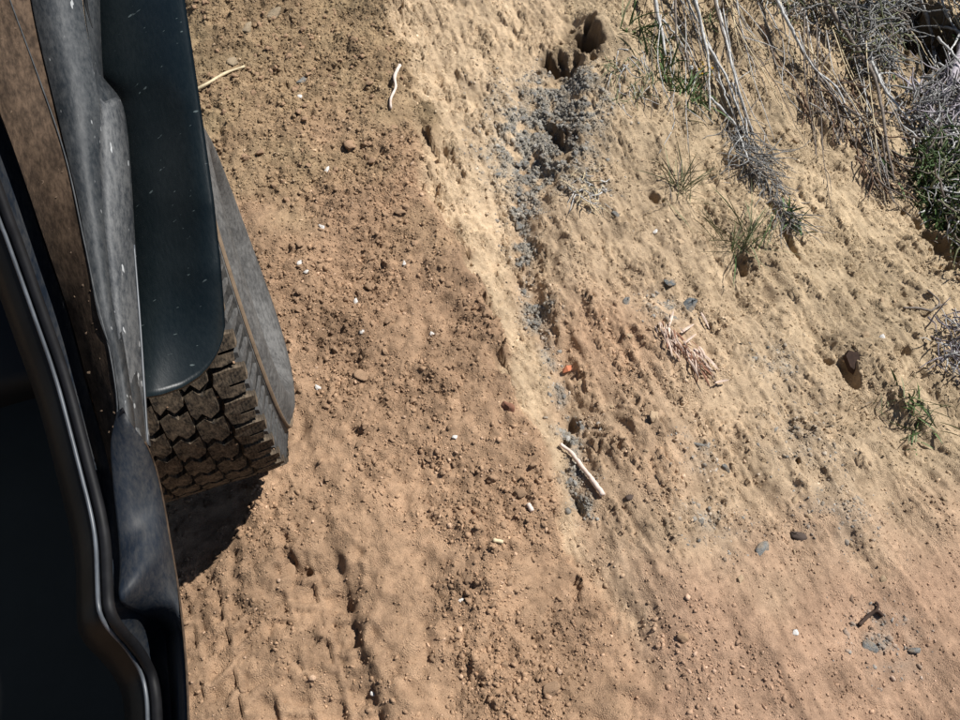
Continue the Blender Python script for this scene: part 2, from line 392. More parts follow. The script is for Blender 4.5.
def idx(a, v): return np.interp(v, a, np.arange(len(a)))
def HZ(x, y):
    i = np.clip(idx(XS, x), 0, NX - 1.001); j = np.clip(idx(YS, y), 0, NY - 1.001)
    i0 = np.floor(i).astype(int); j0 = np.floor(j).astype(int); a = i - i0; b = j - j0
    return (Hh[j0, i0] * (1 - a) + Hh[j0, i0 + 1] * a) * (1 - b) + (Hh[j0 + 1, i0] * (1 - a) + Hh[j0 + 1, i0 + 1] * a) * b
def FLD(fld, x, y):
    i = np.clip(np.round(idx(XS, x)).astype(int), 0, NX - 1); j = np.clip(np.round(idx(YS, y)).astype(int), 0, NY - 1)
    return fld[j, i]
def hit(u, v, lift=0.0):
    d = ray(u, v); t0, t1 = .6, 6.0
    ts = np.linspace(t0, t1, 900); P = CPOS[None] + d[None] * ts[:, None]
    g = P[:, 2] - HZ(P[:, 0], P[:, 1]); k = np.argmax(g < 0)
    if k == 0: k = len(ts) - 1
    a, b = ts[k - 1], ts[k]; ga, gb = g[k - 1], g[k]
    t = a + (b - a) * ga / (ga - gb + 1e-9); p = CPOS + d * t; p[2] += lift
    return p
# hollows: pit sunk to give the shade inside the brush, two washed-out holes, undercut ledge, small sockets
def carve(u, v, rx, ry, depth, rot=0.0, pw=4):
    global Hh
    c = hit(u, v); dx = X - c[0]; dy = Y - c[1]
    a = math.cos(rot) * dx + math.sin(rot) * dy; b = -math.sin(rot) * dx + math.cos(rot) * dy
    q = np.hypot(a / rx, b / ry) * (1 + .22 * spec(.03, .1, seed=int(u)))
    Hh = Hh - depth * np.exp(-q ** pw)
HOLLOW = hit(932, 45); SHADE_AT = [hit(556, 66), hit(590, 32), hit(566, 130)]
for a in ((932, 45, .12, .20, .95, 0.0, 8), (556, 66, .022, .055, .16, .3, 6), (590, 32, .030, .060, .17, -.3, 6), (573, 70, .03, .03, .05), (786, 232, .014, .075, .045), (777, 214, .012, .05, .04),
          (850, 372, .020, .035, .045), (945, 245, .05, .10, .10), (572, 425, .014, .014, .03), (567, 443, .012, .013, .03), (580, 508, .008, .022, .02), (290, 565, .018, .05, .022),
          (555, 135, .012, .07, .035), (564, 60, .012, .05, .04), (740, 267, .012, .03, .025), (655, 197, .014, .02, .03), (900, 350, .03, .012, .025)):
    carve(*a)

# soil colour by zone, with shade painted into the hollow and holes
def colr(c): return np.array(c)[None, None, :]
n3 = spec(.05, .4, seed=41)[..., None]; n4 = spec(.01, .05, seed=42)[..., None]; n5 = spec(.3, 2.0, seed=43)[..., None]
C = np.zeros((NY, NX, 3)) + colr((.350, .231, .147))
up = ss(.15, 1.0, Y + .1 * W1)[..., None]
C = C * (1 - up) + colr((.280, .208, .124)) * up
fresh = np.clip(clodm - .35, 0, 1)[..., None]
C = C * (1 - .35 * fresh) + colr((.27, .172, .106)) * .35 * fresh
C = C * (1 - STRIP[..., None]) + colr((.452, .342, .228)) * STRIP[..., None]
bank = colr((.430, .322, .216)) + 0 * C
gy = ss(.9, 1.8, X + .25 * Y)[..., None]; bank = bank * (1 - gy) + colr((.406, .314, .206)) * gy
C = C * (1 - BANK[..., None]) + bank * BANK[..., None]
rd = (.8 * reddish)[..., None]; C = C * (1 - rd) + colr((.375, .245, .158)) * rd
lw = (.85 * LOW)[..., None]; C = C * (1 - lw) + colr((.348, .222, .150)) * lw
g_ = np.clip(grav * .75, 0, .8)[..., None]; C = C * (1 - g_) + colr((.26, .25, .22)) * g_
hollow_shade = np.clip(sum(np.exp(-(((X - q[0]) / .17) ** 2 + ((Y - q[1]) / .24) ** 2) ** 2) for q in [HOLLOW]), 0, 1)[..., None]; C = C * (1 - .85 * hollow_shade) + colr((.035, .030, .022)) * .85 * hollow_shade   # deep shade of the hollow painted into the soil colour
hole_shade = np.clip(sum(np.exp(-(((X - q[0]) / .05) ** 2 + ((Y - q[1]) / .075) ** 2) ** 2) for q in SHADE_AT), 0, 1)[..., None]; C = C * (1 - .75 * hole_shade) + colr((.085, .060, .040)) * .75 * hole_shade   # shadow inside the washed-out holes, painted as darker soil
C = C * np.clip(1 + .07 * n3 + .06 * n4 + .05 * n5, .6, 1.4)
C = np.clip(C, .02, .8)

idxg = np.arange(NX * NY).reshape(NY, NX)
Fq = np.stack([idxg[:-1, :-1], idxg[:-1, 1:], idxg[1:, 1:], idxg[1:, :-1]], -1).reshape(-1, 4)
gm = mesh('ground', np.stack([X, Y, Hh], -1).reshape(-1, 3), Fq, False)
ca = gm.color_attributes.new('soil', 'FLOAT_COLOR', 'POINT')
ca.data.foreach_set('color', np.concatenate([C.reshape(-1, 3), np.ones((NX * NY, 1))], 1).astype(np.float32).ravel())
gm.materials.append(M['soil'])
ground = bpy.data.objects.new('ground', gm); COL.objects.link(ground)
tag(ground, 'brown dirt road edge, washed ditch and pale earth bank', 'ground', kind='structure')

# ------------------------------------------------------------------ lumps of earth and gravel
def ico(sub):
    import bmesh
    b = bmesh.new(); bmesh.ops.create_icosphere(b, subdivisions=sub, radius=1.0)
    V = np.array([v.co[:] for v in b.verts]); F = np.array([[v.index for v in f.verts] for f in b.faces]); b.free(); return V, F
OC = np.array([(1, 0, 0), (-1, 0, 0), (0, 1, 0), (0, -1, 0), (0, 0, 1), (0, 0, -1)], float)
OF = np.array([(0, 2, 4), (2, 1, 4), (1, 3, 4), (3, 0, 4), (2, 0, 5), (1, 2, 5), (3, 1, 5), (0, 3, 5)])
I1, F1 = ico(1); I2, F2 = ico(2); I3, F3 = ico(3)
def lumps(I, n, seed, rough, nchop=9, hr=(.38, .8)):
    g = np.random.default_rng(seed); out = []
    for _ in range(n):
        V = I.copy()
        for _k in range(nchop):                                     # chop with random planes for facets
            d = g.standard_normal(3); d /= np.linalg.norm(d); h = g.uniform(*hr)
            s = V @ d; V = V - np.outer(np.maximum(s - h, 0), d)
        
        if rough > .04:
            for _k in range(7):
                kv = g.standard_normal(3) * g.uniform(1.5, 5); V = V * (1 + .055 * np.sin(V @ kv + g.uniform(0, 6)))[:, None]
        V *= 1 + rough * g.standard_normal((len(V), 1)); V *= g.uniform(.7, 1.2, 3) * np.array([1, 1, .8]); out.append(V)
    return out
def shards(n, seed):
    import bmesh
    g = np.random.default_rng(seed); out = []
    for _ in range(n):
        b = bmesh.new(); P_ = g.standard_normal((13, 3)); P_ /= np.linalg.norm(P_, axis=1)[:, None]; P_ *= g.uniform(.75, 1.1, (13, 1)) * np.array([1.1, .85, .7]) * g.uniform(.8, 1.2, 3)
        for p in P_: b.verts.new(p)
        r = bmesh.ops.convex_hull(b, input=b.verts); bmesh.ops.delete(b, geom=[v for v in b.verts if not v.link_faces], context='VERTS')
        bmesh.ops.bevel(b, geom=b.edges[:], offset=.07, segments=1, affect='EDGES'); bmesh.ops.triangulate(b, faces=b.faces[:]); b.verts.ensure_lookup_table(); b.verts.index_update()
        out.append((np.array([v.co[:] for v in b.verts]), np.array([[v.index for v in f.verts] for f in b.faces]))); b.free()
    return out
SH = shards(14, 5)
LS = lumps(I1, 12, 1, .12); LO = [OC * RNG.uniform(.6, 1.2, (6, 1)) + RNG.normal(0, .22, (6, 3)) for _ in range(24)]; LB = lumps(I2, 14, 2, .02, 16, (.42, .72)); LC = lumps(I3, 16, 3, .042, 11, (.45, .8))
def scatter_points(n, dens, seed, x0=-.48, x1=2.9, y0=-1.2, y1=1.9):
    g = np.random.default_rng(seed); out = []; tot = 0
    while tot < n:
        x = g.uniform(x0, x1, n * 3); y = g.uniform(y0, y1, n * 3)
        k = g.uniform(0, 1.2, n * 3) < FLD(dens, x, y); out.append(np.stack([x[k], y[k]], -1)); tot += k.sum()
    return np.concatenate(out)[:n]
def stuff(name, pts, rad, base, F, label, cat, mat, tint, seed, sink=.35):
    g = np.random.default_rng(seed); n = len(pts); k = g.integers(0, len(base), n)
    B = np.array(base)[k]; a = g.uniform(0, 6.283, n); c, s = np.cos(a), np.sin(a)
    V = B * rad[:, None, None]
    V = np.stack([V[..., 0] * c[:, None] - V[..., 1] * s[:, None], V[..., 0] * s[:, None] + V[..., 1] * c[:, None], V[..., 2]], -1)
    z = HZ(pts[:, 0], pts[:, 1]) + rad * (.8 - 2 * sink) * .5
    V += np.stack([pts[:, 0], pts[:, 1], z], -1)[:, None, :]
    nv = B.shape[1]
    FF = (F[None] + (np.arange(n) * nv)[:, None, None]).reshape(-1, 3)
    me = mesh(name, V.reshape(-1, 3), FF, False)
    colv = FLD(C, pts[:, 0], pts[:, 1]) * (tint[0] + tint[1] * g.standard_normal((n, 1)))
    if len(tint) > 2:
        w = g.uniform(tint[3], tint[4], (n, 1)); colv = colv * (1 - w) + np.array(tint[2]) * w * (1 + .25 * g.standard_normal((n, 1)))
    pale = g.uniform(0, 1, (n, 1)) < .06; colv = np.clip(np.where(pale, colv * 1.35 + .05, colv), .02, .85)
    at = me.color_attributes.new('soil', 'FLOAT_COLOR', 'POINT')
    at.data.foreach_set('color', np.concatenate([np.repeat(colv, nv, 0), np.ones((n * nv, 1))], 1).astype(np.float32).ravel())
    me.materials.append(mat)
    o = bpy.data.objects.new(name, me); COL.objects.link(o)
    return tag(o, label, cat, kind='stuff')
def rad_of(n, lo, hi, p, seed):
    u = np.random.default_rng(seed).uniform(0, 1, n); return (lo ** -p + u * (hi ** -p - lo ** -p)) ** (-1 / p)
prn = np.clip(1 - .7 * prm * band, 0, 1)
P = scatter_points(21000, np.clip(clodm, 0, 1.2) * prn * (ROAD + .8 * LOW + .12 * STRIP), 50)
stuff('loose_soil', P, rad_of(len(P), .0024, .0100, 1.9, 51), LS, F1[:], 'small loose brown crumbs of soil strewn over the road', 'soil', M['clod'], (.98, .12), 52)
P = scatter_points(30000, np.clip(.25 + .75 * cm, 0, 1.2) * (.4 + .6 * prn) * (ROAD + .8 * LOW + .2 * STRIP), 70)
stuff('soil_grit', P, rad_of(len(P), .0016, .0042, 2.2, 71), LO, OF, 'fine brown grit over the whole road surface', 'soil', M['clod'], (1.05, .16), 72, .25)
P = scatter_points(30000, np.clip((BANK * (1 - .6 * LOW) + STRIP * .5) * np.clip(.2 + .8 * crumb, .12, 1.2), 0, 1.2), 73)
stuff('bank_grit', P, rad_of(len(P), .0016, .0045, 2.2, 74), LO, OF, 'fine pale grit over the earth bank', 'soil', M['clod'], (1.03, .16), 75, .25)
P = scatter_points(10000, np.clip((BANK + .6 * STRIP) * (.16 + .75 * crumb) * (1 - .4 * LOW), 0, 1.2), 53)
stuff('bank_crumbs', P, rad_of(len(P), .0024, .0085, 2.0, 54), LS, F1, 'small pale crumbs of earth on the bank', 'soil', M['clod'], (1.0, .12), 55)
P = scatter_points(8000, np.clip(grav, 0, 1.2), 56)
stuff('gravel', P, rad_of(len(P), .0022, .0105, 1.7, 57), LS, F1, 'fine grey gravel washed into the ditch', 'gravel', M['clod'], (.9, .14, (.215, .213, .20), .1, .95), 58, .5)

def single(name, mesh_list, loc, r, sc, rz, label, cat, group=None):
    me = mesh_list[int(RNG.integers(len(mesh_list)))]
    o = bpy.data.objects.new(name, me); COL.objects.link(o)
    o.location = loc; o.scale = (r * sc[0], r * sc[1], r * sc[2]); o.rotation_euler = (RNG.uniform(-.3, .3), RNG.uniform(-.3, .3), rz)
    return tag(o, label, cat, group)
def lump_meshes(name, mat, col=None):
    out = []
    for V, F_ in ([(v_, F3) for v_ in LC] if col is not None else SH):
        me = mesh(name, V, F_, False)
        if col is not None:
            at = me.color_attributes.new('soil', 'FLOAT_COLOR', 'POINT')
            cc = np.clip(np.array(col) * RNG.uniform(.85, 1.15), .02, .8)
            at.data.foreach_set('color', np.tile(np.r_[cc, 1].astype(np.float32), len(V)))
        me.materials.append(mat); out.append(me)
    return out
LM_CLOD = lump_meshes('dirt_clod', M['clod'], (.338, .224, .143)); LM_BCLOD = lump_meshes('earth_clod', M['clod'], (.42, .312, .205))
LM_GREY = lump_meshes('grey_stone', M['grey_stone']); LM_WHITE = lump_meshes('white_pebble', M['white_stone'])
LM_BLUE = lump_meshes('blue_rock', M['blue_stone']); LM_TAN = lump_meshes('tan_stone', M['tan_stone'])
LANDMARK = {'road': [((225, 40), 'high on the road near the pale root'), ((300, 25), 'high on the road among tan stones'), ((390, 35), 'at the top of the road above the thin pale stick'),
    ((240, 140), 'on the upper road beside the tyre top'), ((320, 120), 'on the upper road below the flat grey stone'), ((390, 190), 'in the clod patch below the thin pale stick'), ((310, 260), 'beside the upper part of the tyre'),
    ((330, 350), 'beside the lower tyre near the largest clod'), ((450, 330), 'on the road next to the pale ditch edge'), ((430, 440), 'in the middle of the road below the largest clod'), ((290, 520), 'just right of the tyre shadow'),
    ((490, 510), 'on the road left of the bleached stick'), ((470, 630), 'in the lower road clods by the bright white pebble'), ((300, 660), 'on the tyre prints at lower left'), ((560, 690), 'at the bottom centre of the road')],
  'bank': [((610, 120), 'on the upper bank right of the gravel patch'), ((620, 340), 'on the reddish slope left of the dead leaves'), ((760, 260), 'on the bank around the dry stem mat'), ((760, 400), 'on the bank right of the dead leaves'),
    ((880, 300), 'on the bare bank near the right brush'), ((680, 500), 'on the bank right of the bleached stick'), ((850, 520), 'on the lower right bank above the dark twig'), ((800, 660), 'on the smooth apron at lower right')],
  'grav': [((560, 80), 'at the top of the gravel patch by the washed out holes'), ((540, 150), 'in the thick of the upper gravel patch'), ((522, 230), 'in the narrow tail of the gravel patch'), ((540, 320), 'in the small ditch pocket left of the reddish slope'),
    ((575, 460), 'in the ditch beside the bleached stick'), ((670, 290), 'around the slate blue rock'), ((790, 370), 'on the bank right of the dead leaves'), ((720, 500), 'on the middle bank below the dead leaves'), ((830, 500), 'on the lower right bank'), ((880, 645), 'around the flat slab below the dark twig')]}
def zone(kind, p):
    d = np.asarray(p) - CPOS; z = d @ FW; u, v = 480 + FPX * (d @ RT) / z, 360 - FPX * (d @ UP) / z
    return min(LANDMARK[kind], key=lambda q: (q[0][0] - u) ** 2 + (q[0][1] - v) ** 2)[1]
P = scatter_points(280, np.clip(clodm - .15, 0, 1.2) * prn * ROAD * (X > .1), 60, 0.1, 1.0, -.8, 1.4)
for (x, y) in P:
    r = float(rad_of(1, .0065, .014, 2.2, int(abs(x * 1e5)))[0])
    single('dirt_clod', LM_CLOD, (x, y, HZ(x, y) + r * .15), r, (1, 1, .8), RNG.uniform(0, 6), 'loose brown dirt clod ' + zone('road', (x, y, 0)), 'clod', 'dirt clods on the road')
P = scatter_points(130, np.clip(BANK * (.4 + .5 * CLODZ), 0, 1.2), 61, .8, 2.5, -.9, 1.4)
for (x, y) in P:
    r = float(rad_of(1, .006, .013, 2.2, int(abs(x * 1e5)))[0])
    single('earth_clod', LM_BCLOD, (x, y, HZ(x, y) + r * .1), r, (1, 1.2, .75), RNG.uniform(0, 6), 'pale earth clod ' + zone('bank', (x, y, HZ(x, y))), 'clod', 'earth clods on the bank')
P = scatter_points(170, np.clip(grav - .25, 0, 1.2), 62, .6, 2.3, -.8, 1.5)
for (x, y) in P:
    r = float(rad_of(1, .006, .013, 2.0, int(abs(x * 1e5)))[0])
    single('gravel_stone', LM_GREY, (x, y, HZ(x, y) + r * .15), r, (1, 1.15, .75), RNG.uniform(0, 6), 'grey gravel stone ' + zone('grav', (x, y, HZ(x, y))), 'stone', 'grey gravel stones')
# stones one can pick out: (u, v, pixel radius, kind, label)
PICK = [
 (461, 600, 5, 'w', 'bright white pebble low on the road, right of the smooth patch'),
 (373, 694, 5, 'w', 'white pebble at the very bottom edge of the road'),
 (455, 437, 4, 'w', 'small white pebble in the middle of the road left of the pale stick'),
 (362, 332, 4, 'w', 'small white pebble just above the largest dirt clod'),
 (432, 334, 4, 'w', 'small white pebble between the clod patch and the ditch edge'),
 (320, 228, 5, 'w', 'white pebble on the upper road halfway along the tyre'),
 (300, 263, 5, 'w', 'white crumbly stone beside the tyre sidewall, upper of two'),
 (306, 272, 4, 'w', 'white crumbly stone beside the tyre sidewall, lower of two'),
 (318, 388, 5, 'w', 'pale flat pebble to the right of the tyre bulge'),
 (327, 171, 5, 'w', 'white pebble near the top of the road, below the flat grey stone'),
 (300, 97, 4, 'w', 'tiny white pebble high on the road beside a flat stone'),
 (303, 80, 7, 'g', 'flat grey stone high on the road'),
 (356, 301, 4, 'w', 'small white pebble in the clod patch right of the tyre'),
 (403, 263, 4, 'w', 'small white pebble in the clod patch near the pale ditch edge'),
 (520, 226, 8, 'g', 'upright pointed pale grey stone at the foot of the gravel patch'),
 (616, 215, 6, 'g', 'lone dark grey stone on the bank right of the gravel patch'),
 (626, 302, 6, 'g', 'flat grey stone on the reddish slope above the dead leaves'),
 (670, 284, 8, 'b', 'blue grey rock above the dead leaf bundle, smaller of the pair'),
 (688, 307, 11, 'b', 'slate blue rock on the bank just above the dead leaf bundle'),
 (631, 498, 5, 'd', 'small dark stone right of the lower end of the pale stick'),
 (700, 445, 6, 'g', 'grey stone on the bank below the dead leaf bundle'),
 (870, 648, 9, 'g', 'flat grey stone slab below the dark forked twig'),
 (912, 648, 7, 'g', 'pale grey stone right of the flat slab at lower right'),
 (765, 550, 11, 'g', 'large flat pale grey stone set in the lower bank'),
 (798, 537, 8, 'd', 'dark stone set in the lower bank'),
 (795, 633, 5, 'w', 'small pale pinkish stone on the smooth apron at lower right'),
 (882, 337, 4, 'w', 'tiny bright white stone on the right bank near the fine twigs'),
 (363, 374, 14, 'c', 'largest flat topped dirt clod in the middle of the road'),
 (507, 407, 8, 'r', 'reddish lump near the edge of the ditch'),
 (350, 145, 9, 'c', 'dark dirt clod at the top of the clod patch'),
 (400, 212, 9, 'c', 'dirt clod beside the pale ditch edge at the clod patch'),
 (290, 570, 12, 'c', 'big dirt clod right of the tyre shadow'),
 (683, 637, 8, 'c', 'single dirt clod on the smooth apron at the lower centre'),
 (552, 690, 12, 'c', 'broad dirt clod at the bottom centre of the road'),
 (247, 30, 8, 't', 'pale tan stone at the top of the road, middle of the row'),
 (275, 15, 9, 't', 'pale tan flat stone at the top of the road, topmost of the row'),
 (233, 62, 7, 't', 'pale tan stone beside the root at the top of the road'),
 (655, 232, 5, 'w', 'white speck of stone near the sparse grey green tuft'),
 (725, 470, 6, 'g', 'grey stone on the middle bank right of the lone grey stone'),
]
LM_DARK = lump_meshes('dark_stone', plain_mat('dark_stone', (.07, .05, .04), .9, .3)); LM_RED = lump_meshes('reddish_clod', M['clod'], (.30, .15, .10))
KIND = {'w': ('white_pebble', LM_WHITE, 'pebble'), 'g': ('grey_stone', LM_GREY, 'stone'), 'b': ('blue_rock', LM_BLUE, 'rock'), 'd': ('dark_stone', LM_DARK, 'stone'),
        'c': ('dirt_clod', LM_CLOD, 'clod'), 'r': ('reddish_clod', LM_RED, 'clod'), 't': ('tan_stone', LM_TAN, 'stone')}
for (u, v, pr_, k, lab) in PICK:
    p = hit(u, v); r = pr_ * np.linalg.norm(p - CPOS) / FPX * (.8 if k in 'wc' else .95); nm, lm, cat = KIND[k]
    single(nm, lm, (p[0], p[1], p[2] + r * (.05 if k in 'cg' else .15)), r, (1.15, .95, .75), RNG.uniform(0, 6), lab, cat)

# ------------------------------------------------------------------ vehicle
VEH = empty('off_road_vehicle', (-.6, -.2, 0), 'dusty dark blue off-road vehicle with open doorway, black flare and chunky tyre', 'vehicle')
def P3(pts):   # (u, v, coordinate) with the coordinate a height (z) or, as ('x', value), a sideways place
    out = []
    for u, v, c in pts: out.append(onx(u, v, c[1]) if isinstance(c, tuple) else onz(u, v, c))
    return np.array(out)
def loft(lines, n=60):
    L = [smoothline(l, n) for l in lines]; V = np.concatenate(L); F = []
    for a in range(len(L) - 1):
        for i in range(n - 1):
            F.append((a * n + i, a * n + i + 1, (a + 1) * n + i + 1, (a + 1) * n + i))
    return V, F
def solid(o, t=.004, off=1):
    md = o.modifiers.new('thickness', 'SOLIDIFY'); md.thickness = t; md.offset = off; return o

# tyre -------------------------------------------------------------
R, HW = .385, .125
AX = np.array([0, 0, R - .008])
def lathe(prof, n=120):
    V = []; F = []; k = len(prof)
    for i in range(n):
        a = 2 * math.pi * i / n
        for w, r in prof: V.append((AX[0] + w, AX[1] + r * math.cos(a), AX[2] + r * math.sin(a)))
    for i in range(n):
        for j in range(k - 1):
            F.append((i * k + j, i * k + j + 1, ((i + 1) % n) * k + j + 1, ((i + 1) % n) * k + j))
    return V, F
half = [(0, R - .013), (.07, R - .0135), (.112, R - .016), (.124, R - .026), (.134, .340), (.1415, .322), (.1455, .3165), (.1495, .3150), (.1505, .3120), (.1490, .3085),
        (.1485, .3065), (.1560, .299), (.1640, .284), (.1680, .266), (.1660, .249), (.154, .231), (.138, .220), (.132, .212)]
prof = [(-w, r) for w, r in half[::-1]] + half[1:]
def sag(V):
    out = []
    for w, y, z in V:
        dy, dz = y - AX[1], z - AX[2]; r = math.hypot(dy, dz); th = math.degrees(math.atan2(dy, -dz))        # 0 at the contact patch
        k = math.exp(-(th / 55) ** 2) * max(0.0, 1 - ((r - .272) / .085) ** 2)
        out.append((w + math.copysign(.015 * k, w) if abs(w) > .12 else w, y, z))
    return out
V, F = lathe(prof, 144); V = sag(V)
tyre = obj('tyre', V, F, M['rubber'], VEH, True)
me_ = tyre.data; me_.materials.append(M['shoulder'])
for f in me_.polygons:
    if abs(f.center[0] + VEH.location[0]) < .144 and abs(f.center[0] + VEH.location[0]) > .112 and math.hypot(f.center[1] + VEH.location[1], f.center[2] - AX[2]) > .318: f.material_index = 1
tyre['label'] = 'dusty black tyre with chunky all-terrain tread'
V, F = lathe([(.1480, .3165), (.1525, .3155), (.1535, .3130), (.1520, .3100), (.1485, .3088)], 144)
V = sag(V); obj('sidewall_ridge', V, F, M['ridge'], tyre, True)
V, F = lathe([(-.118, R - .0125), (0, R - .0125), (.118, R - .0125)], 144)
obj('tread_base', V, F, M['groove'], tyre, True)
NB = 40; PT = 2 * math.pi * R / NB
def prism(poly, r_top, r_bot, grow=.0025, drop=None):
    """block outline (s along the tread, w across) raised from r_bot to r_top, local frame at angle 0 (radial = +Y, along = +Z)"""
    n = len(poly); V = []; cx = sum(p[0] for p in poly) / n; cw = sum(p[1] for p in poly) / n
    for top in (0, 1):
        for s, w in poly:
            r = (r_top - .0015 - .10 * max(abs(w) - .10, 0)) if top else r_bot
            k = 0 if top else grow
            V.append((w + math.copysign(k, w - cw), r - s * s / (2 * R), s + math.copysign(k, s - cx)))
    F = [tuple(range(n, 2 * n))] + [(i, (i + 1) % n, n + (i + 1) % n, n + i) for i in range(n)]
    return V, F
p_ = PT
mid_poly = [(-.30 * p_, -.0230), (-.50 * p_, -.006), (-.24 * p_, .005), (-.42 * p_, .0230), (.18 * p_, .0225), (.36 * p_, .0195), (.52 * p_, .004), (.28 * p_, -.006), (.44 * p_, -.0180), (.22 * p_, -.0230)]
sh_poly = [(-.40 * p_, .081), (-.10 * p_, .075), (.36 * p_, .080), (.42 * p_, .098), (.36 * p_, .119), (.10 * p_, .121), (.09 * p_, .099), (.02 * p_, .098), (.00 * p_, .129), (-.40 * p_, .130), (-.44 * p_, .104)]
def rib(s0, wd, sh, sgn):
    pr_ = [(.1280, R - .006), (.1300, R - .020), (.1385, .342), (.1450, .324)]
    V = []; F = []
    for i, (w, r) in enumerate(pr_):
        hh = wd * (1 - .22 * i); c = s0 + sh * i
        V += [(sgn * (w - .014), r - .004, c - hh), (sgn * w, r, c - hh * .85), (sgn * w, r, c + hh * .85), (sgn * (w - .014), r - .004, c + hh)]
    for i in range(3):
        for j in range(3): F.append((i * 4 + j, i * 4 + j + 1, i * 4 + 4 + j + 1, i * 4 + 4 + j))
    F.append((0, 3, 2, 1)); return V, F
def blockmesh(parts):
    mb = MB()
    for a in parts: mb.add(a)
    me = mesh('tread_block', mb.V, mb.F); me.materials.append(M['tread']); return me
mirror = lambda poly: [(-s, -w) for s, w in poly]
rows = [(0.0, 0.0, [mid_poly]), (-.0485, .5, [mid_poly]), (.0485, .5, [mid_poly]), ('s', .12, [sh_poly]), ('m', .62, [mirror(sh_poly)])]
base = np.array(tyre.location) + np.array(VEH.location)
for w0, ph, polys in rows:
    if w0 == 's':
        me = blockmesh([prism(sh_poly, R, R - .016), rib(-.22 * p_, .0105, -.009, 1), rib(.24 * p_, .0055, -.009, 1)])
        me.materials.append(M['rubber'])
        for f in list(me.polygons)[12:]: f.material_index = 1
    elif w0 == 'm': me = blockmesh([prism(mirror(sh_poly), R, R - .016), rib(.20 * p_, .012, .004, -1)])
    else: me = blockmesh([prism([(s, w + w0) for s, w in mid_poly], R, R - .015)])
    for i in range(NB):
        o = bpy.data.objects.new('tread_block', me); COL.objects.link(o); o.parent = tyre
        o.location = AX - base; o.rotation_euler = ((i + ph) * 2 * math.pi / NB, 0, 0)
for k in range(60):
    a = math.radians(RNG.uniform(120, 185)); w = RNG.uniform(-.06, .125); rr = R - RNG.uniform(.002, .013); r = RNG.uniform(.0014, .0036)
    o = bpy.data.objects.new('mud_crumb', LM_CLOD[int(RNG.integers(14))]); COL.objects.link(o); o.parent = tyre
    o.location = AX + np.array([w, rr * math.cos(a), rr * math.sin(a)]) - base; o.scale = (r, r, r); o.rotation_euler = tuple(RNG.uniform(0, 6, 3))
V, F = lathe([(-.13, .213), (-.12, .205), (-.02, .185), (.04, .185), (.10, .195), (.128, .204), (.137, .214), (.139, .222), (.134, .224)], 72)
rim = obj('rim', V, F, M['steel'], VEH, True)
V, F = lathe([(.04, .186), (.055, .16), (.075, .11), (.070, .07), (.085, .055), (.085, .0005)], 48)
obj('rim_disc', V, F, M['steel'], rim, True)
for i in range(5):
    a = i * 2 * math.pi / 5; c = AX + np.array([.076, .082 * math.cos(a), .082 * math.sin(a)])
    V, F = tube([c, c + [.02, 0, 0]], .011, 6); obj('lug_nut', V, F, M['steel'], rim)
V, F = [], []
nA = 24
for i in range(nA):
    a = math.radians(15 + 125 * i / (nA - 1))
    for w in (-.30, .045): V.append((w, AX[1] + .47 * math.cos(a), AX[2] + .47 * math.sin(a)))
for i in range(nA - 1): F.append((2 * i, 2 * i + 1, 2 * i + 3, 2 * i + 2))
solid(obj('wheel_well_liner', V, F, M['black'], VEH, True))
# flare ------------------------------------------------------------
RA = [(97, -80, .90), (99, 0, .885), (102, 70, .862), (106, 80, .860), (120, 98, .855), (126, 125, .848), (130, 170, .832), (135, 250, .795), (141, 330, .765), (147, 420, .735), (150, 445, .725)]
ra = np.array(RA)
uL = lambda v: np.interp(v, ra[:, 1], ra[:, 0]) - 5
uR = lambda v: np.interp(v, [-80, 0, 80, 150, 200, 260, 310, 345, 400], [177, 185, 197, 207, 214, 220.5, 224.5, 226, 226])
zL = lambda v: np.interp(v, ra[:, 1], ra[:, 2]) - .018
zR = lambda v: np.interp(v, [-80, 0, 100, 200, 270, 330, 400], [.935, .925, .90, .855, .80, .73, .655])
V, F = [], []; ns, nt_ = 28, 70
vend = lambda s: np.interp(s, [0, .25, .5, .7, .82, .9, .95, .98, 1.0], [398, 394.5, 387, 376, 365, 354, 344, 336, 326])
for i in range(nt_):
    for j in range(ns):
        s = j / (ns - 1); t = i / (nt_ - 1); v = -80 + t * (vend(s) + 80)
        u = uL(v) + s * (uR(v) - uL(v)); z = zL(v) * (1 - s) + zR(v) * s + .020 * (1 - (2 * s - 1) ** 4) * .6
        V.append(onz(u, v, z))
for i in range(nt_ - 1):
    for j in range(ns - 1): F.append((i * ns + j, i * ns + j + 1, (i + 1) * ns + j + 1, (i + 1) * ns + j))
edge = [i * ns + ns - 1 for i in range(nt_)] + [(nt_ - 1) * ns + j for j in range(ns - 2, -1, -1)]
b0 = len(V); cen = np.array([.05, -.15, 0])
for e in edge:
    p = np.array(V[e]); d = np.array([cen[0] - p[0], (cen[1] - p[1]) * .3, 0]); d /= np.linalg.norm(d) + 1e-9
    V.append(p + d * .004 + [0, 0, -.010]); V.append(p + d * .022 + [0, 0, -.022])
for i in range(len(edge) - 1):
    a, b = edge[i], edge[i + 1]; F.append((a, b, b0 + 2 * i + 2, b0 + 2 * i)); F.append((b0 + 2 * i, b0 + 2 * i + 2, b0 + 2 * i + 3, b0 + 2 * i + 1))
fl = obj('fender_flare', V, F, M['flare'], VEH, True); fl['label'] = 'scuffed blue black fender flare above the tyre'
